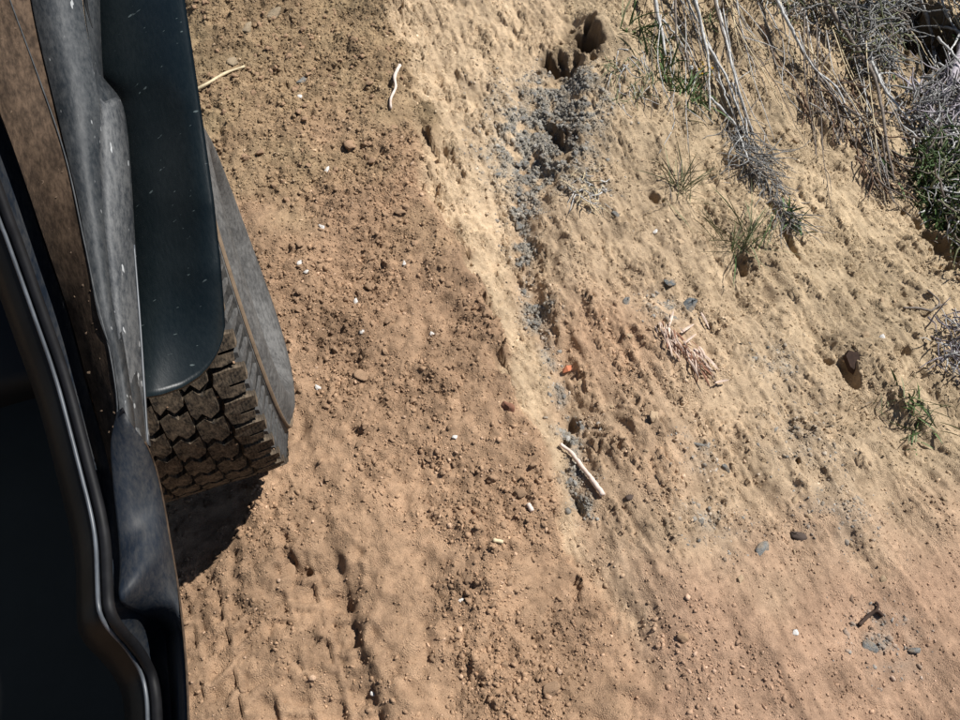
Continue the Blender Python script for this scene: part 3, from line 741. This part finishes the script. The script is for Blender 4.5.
# body panels -------------------------------------------------------
LA = [(28, -80, .985), (34, 0, .965), (61, 120, .935), (81, 207, .905), (98, 307, .865), (111, 350, .845), (119, 405, .825), (121, 445, .81)]
MA = [(78, -80, .955), (82, 0, .94), (97, 95, .918), (100, 125, .905), (104, 200, .878), (114, 300, .84), (122, 350, .82), (130, 405, .795), (134, 445, .78)]
def shift(l, du, dz): return [(u + du, v, z + dz) for u, v, z in l]
la, ma, ra3 = P3(LA), P3(MA), P3(RA)
V, F = loft([la + [-.02, 0, -.03], la, .6 * la + .4 * P3(shift(MA, 0, .008))[:len(la)] if len(la) == len(MA) else la, ma], 60) if False else loft([la + [.012, 0, -.06], la, ma], 70)
fp = solid(obj('fender_panel', V, F, M['paint'], VEH, True)); fp['label'] = 'dull blue grey body panel coated in dust'
ma2 = ma + [0, 0, .0025]; mid2 = (P3([(112, -80, .94), (97, 95, .914), (113, 122, .885), (119, 170, .868), (121, 250, .838), (129, 330, .806), (138, 420, .765), (142, 445, .755)]))
pts = [(100, 104, .905), (103, 107, .903), (107, 125, .898), (109, 170, .884), (115, 250, .850), (124, 330, .815), (134, 410, .778), (140, 440, .764)]
lft = [(99, 104, .910), (99.5, 120, .907), (100.5, 160, .895), (104, 225, .873), (113, 300, .845), (121, 350, .826), (129, 405, .80), (134, 440, .787)]
rgt = [(101, 103, .898), (119, 98.5, .872), (125, 124, .862), (129.5, 170, .846), (134.5, 250, .810), (140.5, 330, .78), (146, 418, .75), (149.5, 446, .735)]
V, F = loft([P3(lft) + [-.004, 0, -.01], P3(lft) + [0, 0, .003], P3(pts) + [.004, 0, .010], P3(rgt), P3(rgt) + [-.030, .004, -.04], P3(rgt) + [-.09, .01, -.25]], 60)
cs = obj('cowl_side', V, F, M['paint_worn'], VEH, True); cs['label'] = 'scratched pale blue grey side panel with a pale line for its sunlit edge'
V, F = tube(smoothline(P3([(134.0, 245, .812), (137.5, 290, .797), (140.5, 330, .782), (144, 385, .764), (146.5, 425, .75), (148, 445, .742)]), 40), .0014, 6); obj('edge_line', V, F, M['lip'], cs, True)  # pale tube drawn along the panel edge as its sunlit glint
# rest of upper fender side that meets the flare
V, F = loft([ma, .5 * ma[np.round(np.linspace(0, len(ma) - 1, len(ra3))).astype(int)] + .5 * ra3 + [0, 0, .006], ra3, ra3 + [-.03, 0, -.04], ra3 + [-.08, 0, -.2]], 70)
V = V - np.array([0, 0, .004]); obj('fender_side', V, F, M['paint'], VEH, True)
# panel gap
V, F = tube(smoothline(P3([(84, -40, .945), (86, 0, .943), (89, 16, .94), (92.5, 28, .936)]), 14), np.r_[np.full(10, .0022), .0018, .0014, .001, .0006], 6); obj('panel_gap', V, F, M['black'], fp)
# brown jamb strip, crease
BL = [(-40, 20, ('x', -.040)), (0, 113, ('x', -.038)), (20, 167, ('x', -.038)), (44, 238, ('x', -.038)), (67, 307, ('x', -.038)), (87, 380, ('x', -.038)), (103, 440, ('x', -.038)), (112, 480, ('x', -.040))]
BM = [(-18, -80, .995), (10, 0, .982), (37, 73, .962), (65, 155, .935), (84, 240, .897), (96.5, 300, .868), (109.5, 350, .846), (117.5, 405, .824), (116, 450, .79), (116, 480, .765)]
BR = [(u - .3, v, z - .002) for u, v, z in LA]
bl, bm_, br = P3(BL), P3(BM), P3(BR)
V, F = loft([bl + [-.006, 0, -.03], bl, bm_], 70); jb = obj('door_jamb', V, F, M['jamb'], VEH, True); jb['label'] = 'door jamb coated in brown dust'
V, F = loft([bm_ + [.0, 0, -.002], .5 * (smoothline(bm_, 30) + smoothline(br, 30)) + [-.004, 0, -.006], smoothline(br, 30), smoothline(br, 30) + [.006, 0, -.03]], 70)
obj('jamb_flange', V, F, M['jamb'], jb, True)
V, F = tube(smoothline(bm_, 60) + [0, 0, .0008], .0011, 6); obj('crease_edge', V, F, M['paint'], jb, True)
LM_MUD = lump_meshes('mud', plain_mat('dried_mud', (.10, .068, .045), .95, .4, 200))
for k in range(40):   # dried mud flecks on the jamb
    t = RNG.uniform(.1, .95); a = smoothline(bl, 60)[int(t * 59)]; b = smoothline(bm_, 60)[int(t * 59)]; q = RNG.uniform(.15, .9)
    c = a * (1 - q) + b * q; r = RNG.uniform(.0008, .0030)
    o = bpy.data.objects.new('mud_fleck', LM_MUD[int(RNG.integers(14))]); COL.objects.link(o); o.parent = jb
    o.location = c - np.array(VEH.location); o.scale = (r, r * 1.4, r * .6); o.rotation_euler = (0, RNG.uniform(0, 1), RNG.uniform(0, 6))
# seal lip of the doorway
LP = [(-45, 100), (0, 222), (7, 240), (33, 313), (57, 383), (82, 478), (91, 515), (95.5, 545), (97, 580), (98.5, 607), (104, 622), (113, 634), (124, 646), (134, 660), (142, 676), (146, 695), (147.5, 720), (149, 790)]
LPX = np.interp(np.arange(len(LP)), [0, len(LP) - 1], [-.058, -.056])
lp = np.array([onx(u, v, x) for (u, v), x in zip(LP, LPX)])
lps = smoothline(lp, 110)
V, F = tube(lps, .0024, 8); lipo = obj('doorway_lip', V, F, M['lip'], VEH, True); lipo['label'] = 'worn shiny edge of the doorway opening'
V, F = tube(lps + [.009, 0, -.006], .0065, 8); obj('rubber_seal', V, F, M['seal'], lipo, True)
# channel between the lip and the jamb / sill
KC = [(-42, 40), (0, 118), (44, 243), (67, 310), (87, 385), (103, 440), (112, 470), (116, 500), (120, 540), (121.5, 568), (121, 590), (126, 603), (143, 612), (160, 622), (170, 642), (175, 668), (179, 698), (181, 725), (183, 795)]
KX = np.interp(np.arange(len(KC)), [0, 5, 7, 10, 13, 18], [-.052, -.050, -.045, -.040, -.036, -.036])
kc = np.array([onx(u, v, x) for (u, v), x in zip(KC, KX)]); kcs = smoothline(kc, 110)
# match samples by the image direction of travel
chan = [lps + [-.002, 0, -.004], lps + [.006, 0, -.010], .5 * (lps + kcs) + [-.010, .0, -.022], kcs + [-.003, 0, -.004], kcs]
V = np.concatenate(chan); F = []
for a in range(len(chan) - 1):
    for i in range(109): F.append((a * 110 + i, a * 110 + i + 1, (a + 1) * 110 + i + 1, (a + 1) * 110 + i))
ch = obj('sill_channel', V, F, M['paint_deep'], VEH, True); ch['label'] = 'dark curved channel along the doorway sill'
# lower sill panel
RD = [(121, 411), (127, 417), (133, 426), (147, 446), (157, 473), (164, 505), (170, 540), (177, 580), (182, 620), (185, 650), (187, 680), (188.5, 720), (190, 795)]
RDX = np.interp(np.arange(len(RD)), [0, 3, 12], [.008, .018, .000])
rd_ = np.array([onx(u, v, x) for (u, v), x in zip(RD, RDX)]); rds = smoothline(rd_, 110)
KD = [(119, 410), (113, 440), (115, 480), (121, 540), (122, 568), (121, 592), (126, 603), (143, 612), (160, 622), (170, 642), (175, 668), (179, 698), (181, 725), (183, 795)]
kd = np.array([onx(u, v, x) for (u, v), x in zip(KD, np.interp(np.arange(14), [0, 1, 3, 13], [.004, -.012, -.034, -.036]))]); kds = smoothline(kd, 110)
pan = [kds + [-.004, 0, -.004], kds, .65 * kds + .35 * rds + [.004, 0, .004], .3 * kds + .7 * rds + [.005, 0, .006], rds, rds + [-.012, 0, -.02], rds + [-.10, 0, -.22]]
V = np.concatenate(pan); F = []
for a in range(len(pan) - 1):
    for i in range(109): F.append((a * 110 + i, a * 110 + i + 1, (a + 1) * 110 + i + 1, (a + 1) * 110 + i))
sp_ = obj('sill_panel', V, F, M['paint_deep'], VEH, True); sp_['label'] = 'smooth dark blue sill panel curving under the doorway'
V, F = tube(rds[12:], .0014, 6); obj('edge_line', V, F, M['jamb'], sp_, True)
# black interior behind the lip
inn = [lps + [-.002, 0, -.003], lps + [-.020, 0, -.012], lps + [-.045, .01, -.06], lps * [1, 1, 0] + [-.07, .02, .50], lps * [1, 1, 0] + [-1.3, .02, .48]]
V = np.concatenate(inn); F = []
for a in range(len(inn) - 1):
    for i in range(109): F.append((a * 110 + i, a * 110 + i + 1, (a + 1) * 110 + i + 1, (a + 1) * 110 + i))
obj('interior_trim', V, F, M['black'], VEH, True)['label'] = 'black interior trim and floor inside the doorway'
# hood running forward out of the picture, firewall
V = []; F = []
for i in range(14):
    y = .30 + i * .075; e = .10 * (i / 13) ** 2
    for j in range(10):
        s = j / 9; V.append((-.10 - .10 * i / 13 - s * 1.0, y, 1.10 - e - .05 * (1 - s) ** 4))
for i in range(13):
    for j in range(9): F.append((i * 10 + j, (i + 1) * 10 + j, (i + 1) * 10 + j + 1, i * 10 + j + 1))
solid(obj('hood', V, F, M['paint'], VEH, True), .02)
V = [(-.09, .28, .45), (-1.3, .28, .45), (-1.3, .28, 1.08), (-.09, .28, 1.02)]; solid(obj('firewall', V, [(0, 1, 2, 3)], M['black'], VEH), .01)

# ------------------------------------------------------------------ sticks and scraps
def pxl(p, px): return px * np.linalg.norm(p - CPOS) / FPX
def stick(name, pts, px, mat, label, cat, lift=.004, parent=None, taper=(1, 1), sides=7, n=None, jit=0.0):
    P = np.array([hit(u, v, lift if len(l) == 0 else l[0]) for u, v, *l in pts])
    n = n or max(8, 4 * len(pts)); S = smoothline(P, n)
    if jit: S[1:-1] += RNG.normal(0, jit, (n - 2, 3))
    r = pxl(P.mean(0), px * (.8 if parent is not None else 1)) * np.linspace(taper[0], taper[1], n) * (1 + .10 * RNG.standard_normal(n))
    V, F = tube(S, np.maximum(r, .0004), sides)
    if parent is not None: return obj(name, V, F, mat, parent, True)
    return tag(obj(name, V, F, mat, None, True, origin=P[0]), label, cat)
stick('bleached_stick', [(560, 446, .012), (571, 455, .012), (580, 467, .012), (591, 481, .012), (602, 497, .012)], 2.6, M['bleached'], 'bleached pale stick lying across the lower end of the ditch', 'stick', taper=(.7, 1.1), sides=9, n=26, jit=.0007)
stick('thin_stick', [(400, 68, .01), (395, 80, .012), (396, 90, .01), (391, 101, .008), (391, 110, .004)], 1.7, M['bleached'], 'thin pale crooked stick at the top of the road beside the ditch edge', 'stick', taper=(1.1, .7))
stick('pale_root', [(192, 96, .012), (210, 86, .012), (226, 76, .01), (245, 68, .006)], 1.6, M['straw'], 'pale straw root poking out beside the tyre at the top of the road', 'root', taper=(1, .8))
rt = empty('dark_twig', hit(862, 623), 'dark forked twig lying on the lower right bank', 'twig')
for l, px in (([(858, 626), (868, 616), (876, 612), (882, 617)], 2.2), ([(875, 613), (877, 606), (874, 603)], 1.7)): stick('branch', [(a, b, .006) for a, b in l], px, M['dark_wood'], None, None, parent=rt)
tw = empty('small_twig', hit(905, 311), 'small dark forked twig on the right bank above the violet tangle', 'twig')
for l, px in (([(902, 310), (915, 310), (930, 313)], 1.5), ([(930, 313), (938, 304), (926, 292)], 1.0), ([(930, 313), (937, 308), (945, 306)], 1.0)): stick('branch', [(a, b, .01) for a, b in l], px, M['twig_dark'], None, None, parent=tw)
stick('pale_splinter', [(493, 541, .006), (503, 543, .006)], 2.2, M['straw'], 'short pale splinter on the lower road', 'splinter')
stick('pale_splinter', [(528, 505, .006), (532, 512, .006)], 2.6, M['bleached'], 'short pale splinter beside the lower ditch edge', 'splinter')
# orange scrap: folded bit
c = hit(567, 371); a = pxl(c, 1)
V = [c + np.array(q) * a for q in ((-5, -2, 2), (0, -3, 4), (6, -1, 2), (6, 3, 3), (0, 3, 6), (-4, 2, 2))]
tag(solid(obj('orange_scrap', V, [(0, 1, 4, 5), (1, 2, 3, 4)], M['orange'], None, False, origin=c), .001), 'tiny folded orange scrap on the pale ditch edge', 'scrap')
# dark piece standing in for the shaded inside of a small hole
c = hit(850, 362); a = pxl(c, 1); e1 = RT * a; e2 = -UP * a
V = []
for lift in (.003, .016):
    for (u, v) in ((-7, -4), (-3, -10), (2, -8), (7, -9), (9, 0), (3, 13), (-2, 9)): V.append(c + e1 * u * (1 if lift < .01 else .8) + e2 * v * (1 if lift < .01 else .8) + [0, 0, lift])
F = [tuple(range(7, 14))[::-1]] + [(i, (i + 1) % 7, 7 + (i + 1) % 7, 7 + i) for i in range(7)]
tag(obj('shade_shard', V, F, M['dark_wood'], None, False, origin=c), 'dark brown pointed piece standing in for a shaded hole in the right bank', 'shard')

# ------------------------------------------------------------------ dead leaf bundle
def blade(p0, d, L, wd, curl, nseg=7, up=(0, 0, 1.0), twist=0.0):
    d = np.asarray(d, float); d /= np.linalg.norm(d); sd = np.cross(d, up); sd /= np.linalg.norm(sd) + 1e-9; nn = np.cross(sd, d)
    V = []; F = []; p = np.array(p0, float)
    for i in range(nseg + 1):
        t = i / nseg; w = wd * (math.sin(math.pi * (0.12 + .86 * t)) ** .7); s_ = math.cos(twist * t) * sd + math.sin(twist * t) * nn
        V += [p - s_ * w, p + nn * w * .35, p + s_ * w]
        dd = d + np.array([0, 0, -curl * t]); dd /= np.linalg.norm(dd); p = p + dd * L / nseg
    for i in range(nseg): F += [(3 * i, 3 * i + 1, 3 * i + 4, 3 * i + 3), (3 * i + 1, 3 * i + 2, 3 * i + 5, 3 * i + 4)]
    return V, F
root = hit(668, 340)
lb = empty('dead_leaf_bundle', root, 'bundle of dry reddish white dead leaves lying on the bank', 'leaf bundle')
for k in range(130):
    q = RNG.uniform(0, 1); u = 660 + q * 40 + RNG.normal(0, 4); v = 328 + q * 40 + RNG.normal(0, 4)
    p = hit(u, v, RNG.uniform(.004, .03)); tgt = hit(u + RNG.uniform(2, 26) , v + RNG.uniform(16, 36)); d = tgt - p; d[2] += RNG.uniform(.0, .05)
    V, F = blade(p, d, RNG.uniform(.025, .06), RNG.uniform(.0012, .0030), RNG.uniform(.1, 1.2), twist=RNG.uniform(-2.5, 2.5))
    obj('dry_leaf', V, F, M['husk'] if RNG.uniform() < .62 else M['husk_brown'], lb)
for (u, v, u2, v2, w) in ((668, 330, 673, 312, .006), (680, 336, 694, 326, .007), (692, 352, 700, 360, .009), (698, 350, 704, 362, .008), (714, 386, 728, 383, .005), (684, 346, 696, 336, .006), (700, 316, 708, 332, .006)):
    p = hit(u, v, .016); d = hit(u2, v2, .022) - p; L = np.linalg.norm(d); V, F = blade(p, d, L, w * .6, .3, twist=RNG.uniform(-.8, .8)); obj('dry_leaf', V, F, M['husk'], lb)

# ------------------------------------------------------------------ dry shrubs hanging down the bank
def shrub(name, at, label, branches, mat, cat='shrub', group=None):
    e = empty(name, hit(*at), label, cat, group)
    for pts, px, *mm in branches:
        b = stick('branch', pts, px, M[mm[0]] if mm else mat, None, None, parent=e, taper=(1.15, .45), jit=.0012, n=5 * len(pts))
    return e
L_ = lambda l, a=.03, b=.01: [(u, v, a + (b - a) * i / (len(l) - 1)) for i, (u, v) in enumerate(l)]
s1 = shrub('dry_shrub', (690, -10), 'bare dry shrub whose pale stems hang down past the green grass', [
    (L_([(643, -30), (652, 18), (658, 45), (663, 68)], .08, .05), 2.6, 'twig'), (L_([(668, -30), (672, 20), (674, 50), (684, 72)], .08, .03), 2.0, 'twig_dark'),
    (L_([(664, -30), (686, 8), (697, 40), (705, 75), (707, 120)], .09, .04), 2.0, 'twig'), (L_([(664, -30), (690, 15), (702, 52), (722, 82), (742, 128)], .08, .02), 2.2),
    (L_([(698, -30), (711, 18), (722, 55), (733, 92), (752, 145)], .09, .03), 2.0), (L_([(700, -30), (716, 30), (727, 68), (742, 118), (750, 140)], .06, .02), 1.8, 'twig_dark'),
    (L_([(722, -30), (733, 12), (747, 36)], .05, .02), 1.8, 'twig_dark'), (L_([(706, 100), (722, 116), (735, 133), (748, 172)], .02, .02), 1.6, 'twig'),
    (L_([(684, 60), (690, 85), (698, 100)], .03, .01), 1.4, 'twig_dark'), (L_([(700, 45), (712, 70), (722, 100), (734, 125)], .05, .02), 1.5), (L_([(660, 30), (672, 42), (690, 65)], .04, .03), 1.2),
    (L_([(730, 90), (742, 115), (747, 150), (752, 166)], .03, .01), 1.2, 'twig'), (L_([(688, -30), (694, 10), (699, 36)], .05, .03), 1.3)], M['twig'])
s2 = shrub('dry_shrub', (800, -10), 'bare dry shrub trailing long dark branches down the open bank', [
    (L_([(756, -30), (768, 4), (782, 32), (797, 58), (812, 78), (832, 92), (848, 118)], .07, .02), 2.2), (L_([(797, 58), (815, 80), (830, 100), (838, 122), (842, 145)], .04, .01), 1.7, 'twig_dark'),
    (L_([(790, -30), (806, 2), (830, 36), (852, 66), (868, 88), (876, 112), (883, 150), (892, 185)], .10, .02), 2.6, 'twig_dark'), (L_([(838, -30), (846, 15), (852, 42), (862, 72), (868, 88)], .10, .05), 2.2, 'twig_dark'),
    (L_([(858, 60), (868, 80), (880, 100), (898, 118), (920, 146)], .07, .02), 1.8), (L_([(868, 88), (885, 84), (900, 92)], .05, .05), 1.2), (L_([(880, 140), (884, 170), (888, 196), (893, 205)], .02, .01), 1.5, 'twig_dark'),
    (L_([(822, 30), (848, 20), (870, 22)], .06, .06), 1.2), (L_([(812, 78), (826, 96), (846, 112), (860, 122)], .03, .01), 1.4, 'twig_dark'), (L_([(800, 96), (806, 108), (816, 128)], .015, .006), 1.5, 'root'),
    (L_([(760, 28), (776, 62), (790, 78), (800, 102), (815, 130)], .012, .004), 1.3, 'root')], M['twig'])
s3 = shrub('dry_shrub', (910, -10), 'bare dry shrub with forked pale branches in front of the dark hollow', [
    (L_([(888, -30), (898, 5), (908, 26), (920, 50), (925, 68), (926, 118)], .16, .06), 2.2), (L_([(920, 53), (938, 55), (954, 62)], .13, .12), 1.6), (L_([(924, 64), (938, 78), (952, 92), (975, 110)], .12, .10), 1.5),
    (L_([(926, 85), (940, 92), (946, 100)], .1, .09), 1.2), (L_([(985, 0), (962, 25), (948, 55), (936, 78)], .14, .10), 1.6), (L_([(990, 60), (960, 85), (940, 104), (912, 112)], .10, .06), 1.8), (L_([(990, 120), (960, 130), (935, 148), (915, 150)], .08, .05), 1.6),
    (L_([(985, 165), (955, 190), (940, 205), (932, 228)], .10, .04), 1.9), (L_([(990, 205), (958, 214), (945, 224)], .08, .05), 1.3), (L_([(926, 118), (928, 150), (922, 175)], .06, .02), 1.4, 'twig_dark'), (L_([(962, 30), (954, 60), (946, 85), (938, 112)], .16, .05), 7.5, 'twig_violet')], M['twig'])
# many thin dry stems draping from the top edge
for k in range(80):
    e = (s1, s1, s2, s2, s3)[int(RNG.integers(5))]
    u0 = {s1: (640, 735), s2: (745, 885), s3: (880, 955)}[e]; u = RNG.uniform(*u0); v = RNG.uniform(-30, 30 if e is s1 else 60); L = RNG.uniform(60, 190 if e is not s3 else 110); a = RNG.uniform(.05, .80)
    l0 = RNG.uniform(.015, .07); pts = []; bend = RNG.normal(6, 14)
    for q in range(5):
        t = q / 4; pts.append((u + a * L * t + RNG.normal(0, 3.5) + bend * t * t, v + L * t, l0 * (1 - t) + .006))
    stick('branch', pts, RNG.uniform(.55, 1.1), M[('twig', 'twig', 'twig_dark', 'straw')[int(RNG.integers(4))]], None, None, parent=e, taper=(1.1, .4), sides=4, n=12, jit=.0012)
    for q in range(2):
        b0_ = pts[int(RNG.integers(1, 4))]; du = RNG.normal(0, 14)
        stick('twig', [b0_, (b0_[0] + .5 * du + 3, b0_[1] + 9, b0_[2] + .006), (b0_[0] + du + 5, b0_[1] + RNG.uniform(14, 30), b0_[2])], RNG.uniform(.4, .7), M[('twig', 'twig_dark')[int(RNG.integers(2))]], None, None, parent=e, taper=(1, .3), sides=4, n=7)
# fine tangles
def tangle(name, label, poly, n, mats, px=(.5, 1.1), length=(.04, .13), lift=(0, .06), direc=None, spread=.8, seed=0, cat='brush'):
    g = np.random.default_rng(seed); poly = np.array(poly, float); lo, hi = poly.min(0), poly.max(0)
    def inside(q):
        r = False; j = len(poly) - 1
        for i in range(len(poly)):
            if (poly[i, 1] > q[1]) != (poly[j, 1] > q[1]) and q[0] < (poly[j, 0] - poly[i, 0]) * (q[1] - poly[i, 1]) / (poly[j, 1] - poly[i, 1]) + poly[i, 0]: r = not r
            j = i
        return r
    cx = poly.mean(0); e = empty(name, hit(*cx), label, cat); mbs = {k: MB() for k in mats}
    cnt = 0
    while cnt < n:
        q = g.uniform(lo, hi)
        if not inside(q): continue
        p = hit(q[0], q[1], g.uniform(*lift)); d = np.array(direc if direc is not None else (0, 0, 0), float) + spread * g.standard_normal(3) * [1, 1, .45]
        d /= np.linalg.norm(d); L = g.uniform(*length); pts = [p]; nseg = 5
        for i in range(nseg):
            d = d + .22 * g.standard_normal(3); d /= np.linalg.norm(d); pn = pts[-1] + d * L / nseg; pn[2] = max(pn[2], HZ(pn[0], pn[1]) + .001); pts.append(pn)
        r = pxl(p, g.uniform(*px)); k = mats[int(g.integers(len(mats)))]
        mbs[k].add(tube(pts, np.linspace(r, r * .4, nseg + 1), 4)); cnt += 1
    for k in mats:
        if mbs[k].V: tag(mbs[k].build('twigs' if not k.startswith('leaf') else 'leaves', M[k], e, True), kind='stuff')
    return e
DD = np.array([-.1, -1.0, -.1])
tangle('dry_brush', 'flattened mat of grey dry stems lying on the middle of the bank', [(722, 118), (748, 130), (770, 160), (782, 200), (790, 225), (778, 222), (762, 195), (742, 170), (728, 145)], 230, ['twig', 'twig', 'twig', 'twig_dark'], (.35, .8), (.05, .16), (0, .030), DD, .55, 1)
tangle('grey_brush', 'dense grey twiggy brush at the top of the bank, left of the dark hollow', [(800, -20), (905, -20), (905, 40), (890, 75), (860, 85), (840, 55), (815, 25)], 560, ['twig', 'twig', 'twig', 'twig_dark', 'leaf_grey'], (.5, 1.1), (.05, .15), (0, .10), DD * .4, .7, 2)
tangle('grey_brush', 'pale grey twiggy brush below the dark hollow at the right edge', [(895, 100), (925, 90), (975, 85), (985, 155), (940, 160), (905, 140)], 420, ['twig', 'twig', 'twig_violet'], (.5, 1.2), (.05, .16), (0, .10), (.6, -.2, .1), .7, 3)
tangle('grey_brush', 'shaded twigs and green growth at the right edge beside the bare bank edge', [(905, 150), (985, 150), (985, 290), (955, 275), (935, 240), (912, 200)], 820, ['twig', 'leaf', 'leaf', 'twig_dark', 'leaf_grey'], (.5, 1.3), (.04, .13), (0, .12), (.2, -.2, .3), .8, 4)
tangle('shade_brush', 'leafy brush added to shade the hollow in the top right corner', [(948, -30), (1010, -30), (1010, 85), (965, 70), (952, 30)], 420, ['leaf', 'twig_dark', 'leaf_grey', 'twig'], (.6, 1.4), (.05, .16), (.02, .30), (-.1, -.1, .3), .8, 14)  # put in, mostly out of view, to shade the hollow and its lit wall
tangle('violet_brush', 'violet grey tangle of dry twigs at the right edge of the bank', [(922, 322), (945, 316), (985, 330), (985, 395), (950, 385), (935, 365)], 150, ['twig_violet', 'twig_violet', 'twig'], (.5, 1.0), (.04, .12), (0, .07), (.2, -.5, .2), .8, 5)
tangle('grey_brush', 'fine grey brush strewn along the top of the bank above the dark branches', [(730, -25), (800, -25), (815, 20), (790, 25), (760, 10)], 130, ['twig', 'twig_dark', 'leaf_grey'], (.5, .9), (.05, .12), (0, .05), DD * .5, .7, 6)
tangle('root_hairs', 'thin brown roots exposed under the brush on the bank', [(800, 80), (850, 70), (890, 130), (895, 205), (870, 190), (840, 140), (815, 115)], 130, ['root', 'twig_dark'], (.5, 1.1), (.06, .16), (0, .02), DD, .35, 7, 'roots')
tangle('dry_brush', 'wispy dry stems beside the washed out holes at the top', [(600, 60), (640, 40), (655, 90), (620, 110)], 60, ['twig', 'leaf_grey'], (.4, .8), (.04, .09), (0, .02), DD, .7, 8)
tangle('dry_brush', 'pale wispy dead stems at the lower end of the gravel patch', [(566, 172), (600, 175), (605, 210), (575, 212)], 50, ['twig', 'straw'], (.5, 1.0), (.03, .07), (0, .02), DD, .9, 9)
# green plants
def tuft(name, label, at, n, mat, h, wd, spread=.7, size=.02, dirb=(0, 0, 1), seed=0, cat='plant', extra=None):
    g = np.random.default_rng(seed); c = hit(*at); e = empty(name, c, label, cat)
    for k in range(n):
        p = c + np.r_[g.normal(0, size, 2), 0]; p[2] = HZ(p[0], p[1]) - .002
        d = np.array(dirb, float) + spread * g.standard_normal(3) * [1, 1, .3]
        V, F = blade(p, d, h * g.uniform(.5, 1.2), wd * g.uniform(.6, 1.2), g.uniform(.2, 1.0), 5, (.3, .9, .2), g.uniform(-1, 1))
        obj('leaf', V, F, M[mat if not extra or g.uniform() < .7 else extra], e)
    return e
tuft('grass_tuft', 'sparse grey green tuft on the bank above the dead leaf bundle', (680, 188), 60, 'leaf_grey', .14, .0016, .7, .025, (.2, .2, .6), 1, extra='twig_dark')
tuft('grass_tuft', 'olive grass tuft to the right of and below the sparse tuft', (738, 245), 70, 'leaf_grey', .15, .0017, .7, .028, (.2, .2, .6), 2, extra='leaf')
tuft('green_sprig', 'small dark green sprig at the lower end of the dry stem mat', (789, 222), 30, 'leaf', .07, .004, .8, .014, (0, 0, .7), 3)
tuft('green_plant', 'low green plant on the right bank, lower of two', (917, 432), 34, 'leaf', .065, .0026, .9, .022, (0, 0, .7), 4, extra='leaf_grey')
tuft('green_plant', 'low green plant on the right bank, upper of two', (910, 402), 30, 'leaf', .07, .0028, .9, .018, (0, 0, .7), 5, extra='leaf_grey')
tuft('green_plant', 'wispy olive plant left of the two low green plants', (884, 412), 24, 'leaf_grey', .06, .0014, .9, .014, (0, 0, .7), 6, extra='twig_dark')
tuft('green_grass', 'bright green grass clump under the pale hanging stems, uppermost', (648, 40), 70, 'leaf', .10, .0030, .8, .040, (-.1, -.2, .6), 7, extra='leaf_grey')
tuft('green_grass', 'bright green grass clump under the pale hanging stems, middle one', (664, 76), 70, 'leaf', .10, .0030, .8, .036, (-.1, -.2, .6), 8, extra='leaf_grey')
tuft('green_grass', 'bright green grass clump below the yellow flowers', (694, 98), 60, 'leaf', .09, .0030, .8, .03, (0, -.1, .6), 9, extra='leaf_grey')
tuft('green_grass', 'leafy green clump between the dark branches and the brush', (908, 92), 50, 'leaf', .06, .003, .9, .025, (0, 0, .6), 10, extra='leaf_grey')
tuft('leafy_plant', 'dark green leafy plant at the right edge beside the bare bank edge', (930, 205), 70, 'leaf', .13, .006, .9, .06, (0, 0, .6), 11)
tuft('leafy_plant', 'green leafy plant at the right edge above the dark green one', (938, 165), 50, 'leaf', .12, .0055, .9, .05, (0, 0, .6), 12, extra='leaf_grey')
tuft('grass_tuft', 'thin green grass among the stems at the top of the bank', (705, 20), 36, 'leaf', .06, .0014, .8, .022, (0, -.2, .6), 13, extra='leaf_grey')
tuft('leafy_plant', 'grey green leaves at the top right among the brush', (880, 8), 44, 'leaf_grey', .07, .003, .9, .03, (0, 0, .6), 14, extra='leaf')
# yellow flowers and a seed head
fw = empty('flowering_plant', hit(704, 84), 'small plant with yellow flowers among the green grass', 'flower')
for k in range(11):
    p = hit(704 + RNG.normal(0, 6), 80 + RNG.normal(0, 5)); q = p + [RNG.normal(0, .006), RNG.normal(0, .006), RNG.uniform(.03, .055)]
    V, F = tube([p, .5 * (p + q) + [.003, 0, 0], q], .0007, 4); obj('stem', V, F, M['leaf'], fw)
    V = [q + [0, 0, .001]]; r = RNG.uniform(.004, .006)
    for j in range(10):
        t = j * math.pi / 5; rr = r if j % 2 == 0 else r * .55; V.append(q + [rr * math.cos(t), rr * math.sin(t), .003 if j % 2 == 0 else 0])
    obj('flower_head', V, [(0, 1 + j, 1 + (j + 1) % 10) for j in range(10)], M['yellow'], fw)
sh = empty('seed_head', hit(688, 78), 'round white seed head beside the yellow flowers', 'seed head')
p = hit(688, 80); q = p + [0, 0, .05]
V, F = tube([p, q], .0009, 5); obj('stem', V, F, M['leaf'], sh)
mb = MB()
for k in range(90):
    d = RNG.standard_normal(3); d /= np.linalg.norm(d); mb.add(tube([q, q + d * .0075], [.0003, .0012], 3))
mb.build('fluff', M['fluff'], sh)

# settle parent/child origins
bpy.context.view_layer.update()
